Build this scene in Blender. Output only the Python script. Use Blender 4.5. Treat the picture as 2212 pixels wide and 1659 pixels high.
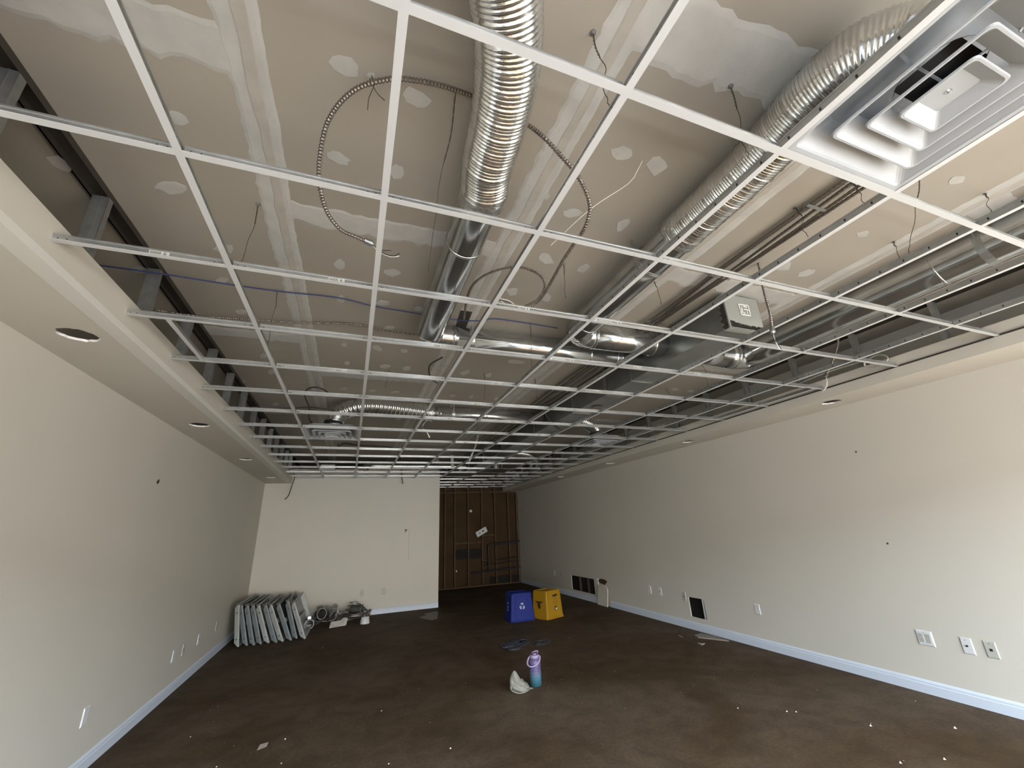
import bpy, bmesh, math, random
from mathutils import Vector, Matrix, noise
S = bpy.context.scene
for o in list(bpy.data.objects): bpy.data.objects.remove(o)
COL = S.collection
rnd = random.Random(7)

# ------------------------------------------------------------ camera
FPX, YAW, PITCH, ROLL, CZ = 881.4, .3739, .3383, -.0477, 1.49
_f = Vector((math.sin(YAW)*math.cos(PITCH), math.cos(YAW)*math.cos(PITCH), math.sin(PITCH)))
_r0 = Vector((math.cos(YAW), -math.sin(YAW), 0)); _u0 = _r0.cross(_f)
_r = _r0*math.cos(ROLL) + _u0*math.sin(ROLL); _u = -_r0*math.sin(ROLL) + _u0*math.cos(ROLL)
cd = bpy.data.cameras.new('camera'); cam = bpy.data.objects.new('camera', cd); COL.objects.link(cam)
cd.sensor_width = 36; cd.lens = FPX/2212*36; cd.clip_start = .02
cam.matrix_world = Matrix(((_r.x,_u.x,-_f.x,0),(_r.y,_u.y,-_f.y,0),(_r.z,_u.z,-_f.z,CZ),(0,0,0,1)))
S.camera = cam
def on(ax, v, X, Y):
    """point on the room plane axis=v that was surveyed at photo pixel X,Y"""
    d = _f + _r*((X-1106)/FPX) - _u*((Y-829.5)/FPX)
    o = Vector((0,0,CZ)); return o + d*((v-o[ax])/d[ax])

# ------------------------------------------------------------ world, daylight, exposure
S.view_settings.view_transform = 'Standard'; S.view_settings.look = 'None'
S.view_settings.gamma = 1; S.view_settings.use_curve_mapping = False
S.view_settings.exposure = 1.77
w = bpy.data.worlds.new('sky'); S.world = w; w.use_nodes = True
wn = w.node_tree.nodes; bg = wn['Background']
bg.inputs[0].default_value = (.62,.75,1,1); bg.inputs[1].default_value = 1.0
def area(name, loc, rot, sx, sy, power, col):
    l = bpy.data.lights.new(name, 'AREA'); l.shape = 'RECTANGLE'; l.size = sx; l.size_y = sy
    l.energy = power; l.color = col
    o = bpy.data.objects.new(name, l); o.location = loc; o.rotation_euler = rot; COL.objects.link(o); return o
# daylight coming in through the shop front behind the camera
area('daylight_sky', (2.6,-6.4,5.6), (math.radians(58),0,0), 12.0, 5.0, 3300, (.74,.87,1.0))
area('daylight_street', (1.5,-8.0,1.7), (math.radians(90),0,0), 14.0, 3.0, 520, (1.0,.93,.82))
area('daylight_pavement', (5.0,-3.9,.06), (math.radians(180),0,0), 7.0, 4.6, 250, (1.0,.90,.76))

sd_ = bpy.data.lights.new('sun','SUN'); sd_.energy = 42; sd_.angle = math.radians(.6); sd_.color = (1,.98,.90)
so_ = bpy.data.objects.new('sun', sd_); so_.rotation_euler = Vector((.55,.72,-1.15)).to_track_quat('-Z','Y').to_euler(); COL.objects.link(so_)

# ------------------------------------------------------------ materials
def mat(name, col, rough=.6, metal=0.0, var=0.0, scale=8, bump=0.0, bscale=60, col2=None, spec=None):
    m = bpy.data.materials.new(name); m.use_nodes = True; nt = m.node_tree; b = nt.nodes['Principled BSDF']
    b.inputs['Roughness'].default_value = rough; b.inputs['Metallic'].default_value = metal
    if spec is not None: b.inputs['Specular IOR Level'].default_value = spec
    c = (*col,1)
    tc = nt.nodes.new('ShaderNodeTexCoord')
    if var or col2:
        n = nt.nodes.new('ShaderNodeTexNoise'); n.inputs['Scale'].default_value = scale; n.inputs['Detail'].default_value = 4
        nt.links.new(tc.outputs['Object'], n.inputs['Vector'])
        r = nt.nodes.new('ShaderNodeValToRGB'); r.color_ramp.elements[0].position = .35; r.color_ramp.elements[1].position = .68
        c2 = col2 if col2 else tuple(x*(1-var) for x in col)
        r.color_ramp.elements[0].color = (*c2,1); r.color_ramp.elements[1].color = c
        nt.links.new(n.outputs['Fac'], r.inputs['Fac']); nt.links.new(r.outputs['Color'], b.inputs['Base Color'])
    else: b.inputs['Base Color'].default_value = c
    if bump:
        n2 = nt.nodes.new('ShaderNodeTexNoise'); n2.inputs['Scale'].default_value = bscale; n2.inputs['Detail'].default_value = 3
        nt.links.new(tc.outputs['Object'], n2.inputs['Vector'])
        bp = nt.nodes.new('ShaderNodeBump'); bp.inputs['Strength'].default_value = bump; bp.inputs['Distance'].default_value = .01
        nt.links.new(n2.outputs['Fac'], bp.inputs['Height']); nt.links.new(bp.outputs['Normal'], b.inputs['Normal'])
    return m
M = dict(
 wall = mat('wall_paint', (.555,.525,.455), .55, var=.03, scale=1.2, bump=.06, bscale=90),
 soffit = mat('soffit_paint', (.545,.515,.44), .6, var=.04, scale=2, bump=.05),
 lip = mat('pale_lip', (.62,.61,.55), .55),
 base = mat('baseboard_paint', (.55,.60,.67), .4),
 dryw = mat('drywall_paper', (.355,.322,.265), .85, var=.10, scale=1.3),
 mud = mat('joint_compound', (.475,.468,.43), .8, var=.12, scale=9, bump=.15, bscale=40),
 tape = mat('paper_tape', (.42,.395,.34), .8, var=.12, scale=14),
 core = mat('gypsum_core', (.78,.76,.72), .9, bump=.3),
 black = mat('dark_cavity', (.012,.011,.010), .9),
 teew = mat('tee_white_enamel', (.52,.53,.52), .35, spec=.4),
 teem = mat('tee_galvanised_web', (.50,.51,.50), .33, .85, var=.15, scale=20),
 galv = mat('galvanised_duct', (.56,.57,.56), .17, .93, var=.22, scale=7, bump=.08, bscale=9),
 capm = mat('dull_zinc', (.36,.37,.34), .5, .35, var=.12, scale=6),
 galvd = mat('galvanised_trunk', (.27,.28,.27), .33, .75, var=.2, scale=5, bump=.06, bscale=8),
 foil = mat('flex_foil', (.74,.74,.72), .20, .96, var=.12, scale=20, bump=.12, bscale=50),
 foilt = mat('foil_tape', (.62,.62,.60), .3, .9, var=.3, scale=40, bump=.8, bscale=45),
 stud = mat('steel_stud', (.40,.41,.40), .38, .8, var=.2, scale=15),
 armor = mat('armoured_cable', (.21,.185,.155), .36, .8),
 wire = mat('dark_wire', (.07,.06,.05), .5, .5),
 wireb = mat('black_insulation', (.015,.015,.015), .45),
 wirew = mat('white_insulation', (.75,.73,.68), .5),
 blue = mat('blue_cable', (.02,.035,.13), .5),
 diff = mat('diffuser_enamel', (.345,.36,.365), .38),
 wood = mat('lumber', (.11,.062,.030), .8, var=.35, scale=9),
 sheath = mat('old_sheathing', (.062,.034,.011), .9, var=.3, scale=2),
 dkpipe = mat('black_pipe', (.012,.010,.010), .5),
 plate = mat('plate_plastic', (.60,.61,.60), .35),
 plateg = mat('plate_ivory', (.42,.42,.37), .4),
 panel = mat('troffer_enamel', (.20,.225,.235), .42, var=.2, scale=6),
 panelw = mat('troffer_white', (.36,.375,.36), .45, var=.15, scale=6),
 dirty = mat('dirty_metal', (.10,.10,.09), .45, .5, var=.5, scale=18),
 dirtw = mat('dirty_white', (.42,.40,.36), .7, var=.25, scale=12),
 binb = mat('blue_bin_plastic', (.0035,.013,.14), .5, spec=.18),
 biny = mat('yellow_bin_plastic', (.30,.16,.006), .5, spec=.3),
 markw = mat('white_print', (.55,.60,.68), .6), markd = mat('dark_print', (.03,.015,.01), .6),
 marky = mat('brown_print', (.22,.11,.01), .6),
 hat = mat('cream_cloth', (.175,.168,.138), .9, var=.12, scale=20, bump=.3),
 lav = mat('lavender_plastic', (.25,.205,.31), .35), lavd = mat('lid_dark', (.06,.03,.08), .3),
 paper = mat('scrap_paper', (.20,.17,.14), .9), tangle = mat('tangle_cord', (.025,.025,.035), .55),
 crumb = mat('crumbs', (.5,.47,.42), .9), ink = mat('sticker_ink', (.05,.05,.05), .7),
 alum = mat('window_frame_metal', (.5,.5,.5), .4, .8), white = mat('stencil_paint', (.74,.74,.68), .7),
)
# floor: bare brown slab with worn, dusty areas
def floor_mat():
    m = bpy.data.materials.new('brown_slab'); m.use_nodes = True; nt = m.node_tree; b = nt.nodes['Principled BSDF']
    tc = nt.nodes.new('ShaderNodeTexCoord')
    def nz(s, d, dist=0):
        n = nt.nodes.new('ShaderNodeTexNoise'); n.inputs['Scale'].default_value = s; n.inputs['Detail'].default_value = d
        n.inputs['Distortion'].default_value = dist; nt.links.new(tc.outputs['Object'], n.inputs['Vector']); return n
    def ramp(src, p0, p1, c0, c1):
        r = nt.nodes.new('ShaderNodeValToRGB'); r.color_ramp.elements[0].position = p0; r.color_ramp.elements[1].position = p1
        r.color_ramp.elements[0].color = (*c0,1); r.color_ramp.elements[1].color = (*c1,1); nt.links.new(src.outputs['Fac'], r.inputs['Fac']); return r
    def mix(mode, fac, a, c):
        x = nt.nodes.new('ShaderNodeMix'); x.data_type = 'RGBA'; x.blend_type = mode; x.inputs[0].default_value = fac
        nt.links.new(a.outputs[0] if a.type != 'MIX' else a.outputs[2], x.inputs[6]); nt.links.new(c.outputs[0] if c.type != 'MIX' else c.outputs[2], x.inputs[7]); return x
    big = ramp(nz(.8,5,.8), .36,.66, (.062,.038,.018), (.102,.072,.046))
    fine = ramp(nz(40,4), .3,.7, (.62,.62,.62), (1,1,1))
    mid = ramp(nz(5,6,.5), .35,.62, (.74,.72,.70), (1,1,1))
    x = mix('MULTIPLY', 1, big, mid); x = mix('MULTIPLY', .8, x, fine)
    nt.links.new(x.outputs[2], b.inputs['Base Color'])
    b.inputs['Roughness'].default_value = .75; b.inputs['Specular IOR Level'].default_value = .15
    bp = nt.nodes.new('ShaderNodeBump'); bp.inputs['Strength'].default_value = .35; bp.inputs['Distance'].default_value = .004
    nt.links.new(nz(120,3).outputs['Fac'], bp.inputs['Height']); nt.links.new(bp.outputs['Normal'], b.inputs['Normal'])
    return m
M['floor'] = floor_mat()
def bottle_mat():
    m = bpy.data.materials.new('bottle_gradient'); m.use_nodes = True; nt = m.node_tree; b = nt.nodes['Principled BSDF']
    tc = nt.nodes.new('ShaderNodeTexCoord'); sp = nt.nodes.new('ShaderNodeSeparateXYZ'); mr = nt.nodes.new('ShaderNodeMapRange')
    mr.inputs[1].default_value = 0; mr.inputs[2].default_value = .30
    r = nt.nodes.new('ShaderNodeValToRGB'); e = r.color_ramp.elements
    e[0].position = .0; e[0].color = (.014,.062,.075,1); e[1].position = .30; e[1].color = (.045,.12,.16,1)
    for p, c in ((.45,(.08,.09,.15,1)), (.62,(.07,.05,.12,1)), (1,(.085,.06,.135,1))): x = e.new(p); x.color = c
    nt.links.new(tc.outputs['Object'], sp.inputs[0]); nt.links.new(sp.outputs['Z'], mr.inputs[0]); nt.links.new(mr.outputs[0], r.inputs[0])
    nt.links.new(r.outputs[0], b.inputs['Base Color']); b.inputs['Roughness'].default_value = .45
    return m
M['bottle'] = bottle_mat()

# ------------------------------------------------------------ object helpers
def tag(o, label=None, cat=None, group=None, kind=None):
    if label: o['label'] = label
    if cat: o['category'] = cat
    if group: o['group'] = group
    if kind: o['kind'] = kind
    return o
def empty(name, loc=(0,0,0), rz=0, label=None, cat=None, group=None, kind=None):
    o = bpy.data.objects.new(name, None); o.location = loc; o.rotation_euler = (0,0,rz); o.empty_display_size = .05
    COL.objects.link(o); return tag(o, label, cat, group, kind)
class MB:
    def __init__(s): s.v = []; s.f = []; s.m = []
    def add(s, vs, fs, mi=0):
        n = len(s.v); s.v += [tuple(v) for v in vs]; s.f += [tuple(i+n for i in f) for f in fs]; s.m += [mi]*len(fs); return s
    def box(s, x0, x1, y0, y1, z0, z1, mi=0, mtx=None):
        vs = [Vector((x,y,z)) for x in (x0,x1) for y in (y0,y1) for z in (z0,z1)]
        if mtx: vs = [mtx @ v for v in vs]
        return s.add(vs, [(0,1,3,2),(4,6,7,5),(0,4,5,1),(2,3,7,6),(0,2,6,4),(1,5,7,3)], mi)
    def bar(s, a, b, wx, wy, mi=0, up=Vector((0,0,1))):
        a = Vector(a); b = Vector(b); d = (b-a); L = d.length; d.normalize()
        if abs(d.dot(up)) > .98: up = Vector((0,1,0))
        x = d.cross(up).normalized(); y = x.cross(d)
        mt = Matrix((( x.x,y.x,d.x,a.x),(x.y,y.y,d.y,a.y),(x.z,y.z,d.z,a.z),(0,0,0,1)))
        return s.box(-wx/2,wx/2,-wy/2,wy/2,0,L,mi,mt)
    def tube(s, pts, r, n=8, mi=0, cap=True):
        """r: number or function(i, length so far)"""
        P = [Vector(p) for p in pts]; N = None; rings = []; acc = 0
        for i, p in enumerate(P):
            t = (P[min(i+1,len(P)-1)] - P[max(i-1,0)]).normalized()
            if N is None:
                N = t.orthogonal().normalized()
            else:
                N = (N - t*N.dot(t)).normalized(); acc += (P[i]-P[i-1]).length
            B = t.cross(N); rr = r(i, acc) if callable(r) else r
            rings.append([p + (N*math.cos(2*math.pi*k/n) + B*math.sin(2*math.pi*k/n))*rr for k in range(n)])
        vs = [v for ring in rings for v in ring]; fs = []
        for i in range(len(P)-1):
            for k in range(n):
                k2 = (k+1) % n; fs.append((i*n+k, i*n+k2, (i+1)*n+k2, (i+1)*n+k))
        if cap: fs.append(tuple(range(n-1,-1,-1))); fs.append(tuple((len(P)-1)*n+k for k in range(n)))
        return s.add(vs, fs, mi)
    def lathe(s, prof, n=24, mi=0, c=(0,0,0)):
        vs = []; fs = []
        for (r, z) in prof:
            for k in range(n): a = 2*math.pi*k/n; vs.append((c[0]+r*math.cos(a), c[1]+r*math.sin(a), c[2]+z))
        for i in range(len(prof)-1):
            for k in range(n): k2 = (k+1) % n; fs.append((i*n+k, i*n+k2, (i+1)*n+k2, (i+1)*n+k))
        return s.add(vs, fs, mi)
    def poly(s, pts, d, mi=0):
        """polygon extruded by vector d"""
        n = len(pts); P = [Vector(p) for p in pts]; D = Vector(d)
        return s.add(P + [p+D for p in P], [tuple(range(n)), tuple(range(2*n-1,n-1,-1))] + [(k, (k+1)%n+0, (k+1)%n+n, k+n) for k in range(n)], mi)
    def mesh(s, name, mats, smooth=False):
        me = bpy.data.meshes.new(name); me.from_pydata(s.v, [], s.f)
        for m in (mats if isinstance(mats, (list,tuple)) else [mats]): me.materials.append(m)
        me.polygons.foreach_set('material_index', s.m)
        bm = bmesh.new(); bm.from_mesh(me); bmesh.ops.recalc_face_normals(bm, faces=bm.faces); bm.to_mesh(me); bm.free()
        if smooth: me.polygons.foreach_set('use_smooth', [True]*len(me.polygons))
        return me
    def build(s, name, mats, parent=None, smooth=False, loc=None, rot=None, bevel=0, label=None):
        o = bpy.data.objects.new(name, s.mesh(name, mats, smooth)); COL.objects.link(o)
        if parent is not None: o.parent = parent
        if loc is not None: o.location = loc
        if rot is not None: o.rotation_euler = rot
        if bevel:
            b = o.modifiers.new('bevel','BEVEL'); b.width = bevel; b.segments = 2; b.limit_method = 'ANGLE'
        if label: o['label'] = label
        return o
def inst(src, name, parent=None, loc=(0,0,0), rot=(0,0,0), scale=None):
    o = src.copy(); o.name = name; COL.objects.link(o); o.parent = parent; o.location = loc; o.rotation_euler = rot
    if scale: o.scale = scale
    return o
def place(me, name, parent, loc, rot=(0,0,0), scale=(1,1,1)):
    o = bpy.data.objects.new(name, me); COL.objects.link(o); o.parent = parent; o.location = loc; o.rotation_euler = rot; o.scale = scale
    return o
def spline(P, step):
    P = [Vector(p) for p in P]; Q = [P[0]*2-P[1]] + P + [P[-1]*2-P[-2]]; out = []
    for i in range(1, len(Q)-2):
        a,b,c,d = Q[i-1:i+3]; n = max(2, int((c-b).length/step))
        for k in range(n):
            t = k/n; out.append(.5*((2*b)+(c-a)*t+(2*a-5*b+4*c-d)*t*t+(3*b-a-3*c+d)*t**3))
    out.append(P[-1]); return out

# ------------------------------------------------------------ shell dimensions
XL, XR, YB, YF, YFAR = -1.65, 4.72, 9.5, -1.3, 12.0
ZC, ZG, ZS = 3.09, 2.63, 2.538          # hard ceiling, tee grid, soffit underside
FXL, FXR = -1.18, 4.24                  # soffit faces
XP = 1.84                               # right-hand end of the partition
def struct(name, label, cat, **k):
    return lambda mb, m, **kk: tag(mb.build(name, m, **kk), label, cat, kind='structure')
fl = struct('floor','bare brown concrete slab floor with dusty worn patches','floor')(MB().box(XL-.2,XR+.2,YF-.2,YFAR+.2,-.12,0), M['floor'])
# walls
struct('wall_left','long cream painted wall on the left','wall')(MB().box(XL-.12,XL,YF,YFAR+.2,0,3.2), M['wall'])
holes = [(5.07,5.37,.165,.42),(8.0,8.96,.145,.43)]
wr = MB(); y = YF
for (a,b,c,d) in holes:
    wr.box(XR,XR+.013,y,a,0,3.2); wr.box(XR,XR+.013,a,b,0,c); wr.box(XR,XR+.013,a,b,d,3.2); y = b
wr.box(XR,XR+.013,y,YFAR,0,3.2)
wallr = struct('wall_right','long cream painted wall on the right with two cut openings','wall')(wr, M['wall'])
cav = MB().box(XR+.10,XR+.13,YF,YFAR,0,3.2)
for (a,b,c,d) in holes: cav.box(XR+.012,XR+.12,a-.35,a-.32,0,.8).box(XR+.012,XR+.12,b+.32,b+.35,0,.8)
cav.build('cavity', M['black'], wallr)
struct('wall_back','cream partition wall across the left of the room','wall')(MB().box(XL,XP,YB,YB+.11,0,2.83), M['wall'])
struct('wall_passage','unlit side wall running back behind the partition','wall')(MB().box(XP-.11,XP-.002,YB+.11,YFAR,0,3.09), M['dryw'])
# front wall with shop windows (behind the camera)
fw = MB()
WZ0, WZ1 = .12, 2.36
for a,b in ((XL,-1.35),(1.35,1.6),(4.5,XR)): fw.box(a,b,YF-.15,YF,0,3.2)
for a,b in ((-1.35,1.35),(1.6,4.5)): fw.box(a,b,YF-.15,YF,0,WZ0).box(a,b,YF-.15,YF,WZ1,3.2)
struct('wall_front','shop-front wall with two wide window openings','wall')(fw, M['wall'])
for i,(a,b) in enumerate(((-1.35,1.35),(1.6,4.5))):
    wf = MB(); z0,z1 = WZ0,WZ1
    for x in (a+.03,(a+b)/2,b-.03): wf.box(x-.025,x+.025,YF-.10,YF-.04,z0,z1)
    for z in (z0+.025,z1-.025): wf.box(a,b,YF-.10,YF-.04,z-.025,z+.025)
    tag(wf.build('window_%d'%(i+1), M['alum']), 'metal shop window frame number %s from the left wall'%('one','two')[i], 'window', kind='structure')
# baseboards, three-step moulding
def baseboard(name, label, a, b, nrm):
    a = Vector((*a,0)); b = Vector((*b,0)); n = Vector((*nrm,0)); mb = MB()
    prof = [(0,0),(.015,0),(.015,.070),(.011,.074),(.011,.088),(.005,.100),(0,.104)]
    vs = [p + n*x + Vector((0,0,z)) for p in (a,b) for x,z in prof]; k = len(prof)
    mb.add(vs, [(i,(i+1)%k,(i+1)%k+k,i+k) for i in range(k)] + [tuple(range(k)), tuple(range(2*k-1,k-1,-1))])
    return tag(mb.build(name, M['base']), label, 'baseboard', kind='structure')
baseboard('baseboard_left','pale blue-grey baseboard along the left wall',(XL,YF),(XL,YB),(1,0))
baseboard('baseboard_right','pale blue-grey baseboard along the right wall in front of the leaning board',(XR,YF),(XR,7.45),(-1,0))
baseboard('baseboard_right','pale blue-grey baseboard along the right wall beyond the leaning board',(XR,7.88),(XR,YFAR),(-1,0))
baseboard('baseboard_back','pale baseboard along the foot of the partition',(XL+.016,YB),(XP,YB),(0,-1))

# hard ceiling, with its slot beside each framing line
CE = MB().box(FXL-.02,FXR+.02,YF,YFAR,ZC,ZC+.016).box(XL,FXL-.13,YF,YFAR,ZC,ZC+.016).box(FXR+.13,XR,YF,YFAR,ZC,ZC+.016)
ceil = struct('ceiling','unpainted drywall ceiling with taped joints and mudded screw spots','ceiling')(CE, M['dryw'])
MB().box(XL-.1,XR+.1,YF-.1,YFAR+.1,ZC+.09,ZC+.12).build('deck', M['black'], ceil)
# joints: rough strips of compound with paper tape in the middle
def rough_strip(a, b, wdt, seed, amp=.022, step=.035, jag=1):
    a = Vector(a); b = Vector(b); d = (b-a); L = d.length; d.normalize(); n = Vector((-d.y,d.x,0)); r = random.Random(seed)
    k = max(3,int(L/step)); e0 = []; e1 = []
    for i in range(k+1):
        t = i/k; p = a + d*L*t; nn = noise.noise(Vector((t*L*1.6, seed*3.1, 0)))
        e0.append(p + n*(wdt/2*(1+.16*nn) + r.uniform(-amp,amp)*jag)); e1.append(p - n*(wdt/2*(1-.14*nn) + r.uniform(-amp,amp)*.5*jag))
    return e0, e1
def strip_mesh(e0, e1, z, th):
    mb = MB(); vs = []
    for a,b in zip(e0,e1):
        c = (a+b)/2
        vs += [Vector((a.x,a.y,z)), Vector((a.x*.9+b.x*.1,a.y*.9+b.y*.1,z-th)), Vector((a.x*.1+b.x*.9,a.y*.1+b.y*.9,z-th)), Vector((b.x,b.y,z))]
    fs = [(4*i+k,4*i+k+1,4*i+k+5,4*i+k+4) for i in range(len(e0)-1) for k in range(3)]
    return mb.add(vs, fs)
JX = [-.472, .742, 1.88, 3.16]
seed = 1
for jx in JX:
    for (y0,y1) in ((YF,3.2),(3.2,7.4),(7.4,12)):
        seed += 1
        e = rough_strip((jx,y0,0),(jx,y1,0), .14 if jx != 1.88 else .19, seed, amp=.006, step=.03)
        strip_mesh(*e, ZC-.0005, .003).build('joint_strip', M['mud'], ceil)
    seed += 1
    e = rough_strip((jx+.012,YF,0),(jx+.012,12,0), .045, seed, amp=.006, step=.09)
    strip_mesh(*e, ZC-.0042, .0012).build('joint_tape', M['tape'], ceil)
for (x0,x1,ys,wd) in ((-1.2,-.5,(1.22,3.58,6.02,8.4),.17),(-.44,.70,(1.97,4.38,6.8,9.2),.15),(.78,1.84,(.64,3.1,5.5,7.9),.22),
                      (1.95,3.12,(1.86,4.3,6.7,9.1),.16),(3.2,4.26,(.75,3.2,5.6),.16),(-.44,.70,(-.5,),.2)):
    for yy in ys:
        seed += 1
        e = rough_strip((x0,yy+.01*math.sin(seed),0),(x1,yy-.01,0), wd, seed, amp=.020, step=.04)
        strip_mesh(*e, ZC-.0002, .0025).build('joint_strip', M['mud'], ceil)
# mudded screw spots (x, y in photo survey, half sizes along and across, turn)
SP = [(381,256,28,13,20),(368,405,33,12,8),(485,537,22,10,0),(742,144,38,20,25),(802,162,9,6,0),(898,209,36,17,28),(729,341,28,10,22),
(858,371,14,16,10),(1236,460,19,9,0),(1179,423,9,8,40),(1342,331,23,14,5),(1419,358,21,19,0),(1344,487,18,9,-40),(1619,549,24,9,-20),
(1742,455,14,12,-35),(734,572,13,11,0),(848,589,17,7,3),(737,646,10,7,10),(827,655,15,6,0),(906,667,10,5,0),(841,709,11,4,0),(1179,559,18,11,30),
(1261,579,16,9,-25),(1107,629,13,9,0),(1180,642,11,8,-15),(744,745,6,5,0),(816,753,12,6,20),(874,758,9,4,5),(750,785,6,4,0),(831,792,12,4,0),
(878,796,9,5,0),(1005,805,12,5,-15),(1055,810,8,4,-20),(742,840,8,3,0),(804,844,8,2,0),(854,847,11,2,0),(977,855,7,2,0),(1018,857,5,3,0),
(1073,862,6,3,0),(1226,824,9,4,-20),(1113,781,20,4,4),(480,605,13,7,0),(522,674,13,5,8),(569,769,9,5,0),(587,803,8,5,0),(522,825,9,4,0),
(304,584,22,7,8),(1692,574,20,11,-10),(1741,590,21,6,-15),(1431,679,15,6,-15),(1458,841,8,3,0),(1493,845,8,3,0),(1864,505,15,6,-12),
(2065,389,19,8,-12),(129,353,32,13,28),(980,745,10,4,0),(1100,870,7,2,0),(560,880,6,3,0),(596,873,7,3,0),(935,905,5,2,0),(990,905,5,2,0),
(1250,870,7,2,0),(1290,876,7,2,0),(1400,857,8,2,0),(1545,795,9,4,-20),(1590,800,9,4,-20),(1330,745,8,3,-10),(618,915,5,2,0),(860,905,6,2,0),(1230,945,5,1.5,0)]
r2 = random.Random(3)
for (px,py,a,b,ang) in SP:
    pts = []; ca,sa = math.cos(math.radians(ang)), math.sin(math.radians(ang)); n = 9
    for k in range(n):
        t = 2*math.pi*k/n + r2.uniform(-.25,.25); ex = 1+r2.uniform(-.22,.22)
        u_,v_ = a*math.cos(t)*ex, b*math.sin(t)*(1+r2.uniform(-.25,.3)); q = on(2, ZC-.001, px+u_*ca-v_*sa, py+u_*sa+v_*ca); pts.append(q)
    MB().poly([(p.x,p.y,ZC+.0002) for p in pts], (0,0,-.0022)).build('mud_patch', M['mud'], ceil)

# ------------------------------------------------------------ soffits with framing
def soffit(name, label, xw, xf, sgn, hol, yend):
    mb = MB(); xa, xb = min(xw,xf), max(xw,xf); wd = xb-xa
    cells = []; y = YF
    for (hx,hy) in hol:
        cells.append((y, hy-.16, None)); cells.append((hy-.16, hy+.16, (hx,hy))); y = hy+.16
    cells.append((y, yend, None))
    for (a,b,h) in cells:
        if h is None: mb.box(xa,xb,a,b,ZS,ZS+.013)
        else:
            n = 28; r3 = random.Random(int(h[1]*10)); R = [.082*(1+r3.uniform(-.05,.06)) for _ in range(n)]; out = []; inn = []
            for k in range(n):
                t = 2*math.pi*k/n; c,s_ = math.cos(t), math.sin(t)
                q = min((xb-h[0])/c if c > 1e-6 else 9, (xa-h[0])/c if c < -1e-6 else 9, (b-h[1])/s_ if s_ > 1e-6 else 9, (a-h[1])/s_ if s_ < -1e-6 else 9)
                out.append((h[0]+c*q, h[1]+s_*q)); inn.append((h[0]+c*R[k], h[1]+s_*R[k]))
            # exact corners
            for cx in (xa,xb):
                for cy in (a,b):
                    j = min(range(n), key=lambda i: (out[i][0]-cx)**2+(out[i][1]-cy)**2); out[j] = (cx,cy)
            vs = [(x,y_,ZS) for x,y_ in out] + [(x,y_,ZS) for x,y_ in inn]
            mb.add(vs, [(k,(k+1)%n,(k+1)%n+n,k+n) for k in range(n)])
            mb.add([(x,y_,ZS) for x,y_ in inn]+[(x,y_,ZS+.013) for x,y_ in inn], [(k,(k+1)%n,(k+1)%n+n,k+n) for k in range(n)], 1)
            mb.add([(x,y_,ZS) for x,y_ in out]+[(x,y_,ZS+.013) for x,y_ in out], [(k,(k+1)%n,(k+1)%n+n,k+n) for k in range(n)])
            mb.add([(x,y_,ZS+.013) for x,y_ in out]+[(x,y_,ZS+.013) for x,y_ in inn], [(k,(k+1)%n,(k+1)%n+n,k+n) for k in range(n)], 1)
    mb.box(xf-.013 if sgn > 0 else xf, xf if sgn > 0 else xf+.013, YF, yend, ZS+.013, 2.722)
    so = tag(mb.build(name, [M['soffit'], M['core']]), label, 'soffit', kind='structure')
    # paler strip under the lip, face strip left by the removed wall angle
    e = -1 if sgn > 0 else 1
    if sgn < 0: MB().box(xf-.002,xf,YF,yend,ZG-.003,ZG+.005).box(xf-.014,xf-.002,YF,yend,ZG+.005,ZG+.007).build('painted_gap_shadow', M['wire'], so)  # dark strip painted in for the gap's shadow at grid level
    if sgn > 0: MB().box(min(xf,xf+e*.075),max(xf,xf+e*.075),YF,yend,ZS-.0015,ZS).box(*( (xf,xf+.0015) if sgn>0 else (xf-.0015,xf)),YF,yend,ZS-.0015,ZS+.035).build('pale_lip_strip', M['lip'], so)
    # studs up to the deck, C shaped
    xs = xf + e*.013; c = MB(); D = .064*e; H0, H1 = 2.60, ZC-.03
    lo,hi = min(0,D),max(0,D)
    c.box(lo,hi,0,.0015,0,H1-H0)
    c.box(min(0,.0015*e),max(0,.0015*e),0,.034,0,H1-H0).box(min(D,D-.0015*e),max(D,D-.0015*e),0,.034,0,H1-H0)
    c.box(min(0,.009*e),max(0,.009*e),.033,.0345,0,H1-H0).box(min(D,D-.009*e),max(D,D-.009*e),.033,.0345,0,H1-H0)
    c.box(.45*D-.003,.45*D+.003,-.002,0,0,H1-H0)
    me = c.mesh('steel_stud', M['stud'])
    y = 1.55-.61*6
    while y < yend-.1:
        if y > YF+.1: place(me, 'steel_stud', so, (xs, y, H0), (0,0,rnd.uniform(-.06,.06)))
        y += .6
    t = MB(); x0,x1 = sorted((xs-.0*e, xs+.068*e))
    t.box(x0,x1,YF,yend,ZC-.003,ZC-.001).box(x0,x0+.0015,YF,yend,ZC-.035,ZC-.003).box(x1-.0015,x1,YF,yend,ZC-.035,ZC-.003)
    t.build('top_track', M['wire'], so)
    b_ = MB(); b_.box(x0,x1,YF,yend,2.60,2.602).box(x0,x0+.0015,YF,yend,2.60,2.635).box(x1-.0015,x1,YF,yend,2.60,2.635); b_.build('bottom_track', M['stud'], so)
    return so
sl = soffit('trim_1','cream soffit along the left wall with round light holes',XL,FXL,1,[(-1.405,2.578),(-1.405,4.548),(-1.405,6.52),(-1.405,8.5)],YB)
sr = soffit('trim_2','cream soffit along the right wall with round light holes',XR,FXR,-1,[(4.44,.57),(4.44,2.543),(4.44,4.516),(4.44,6.5),(4.44,8.5)],YFAR)
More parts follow.
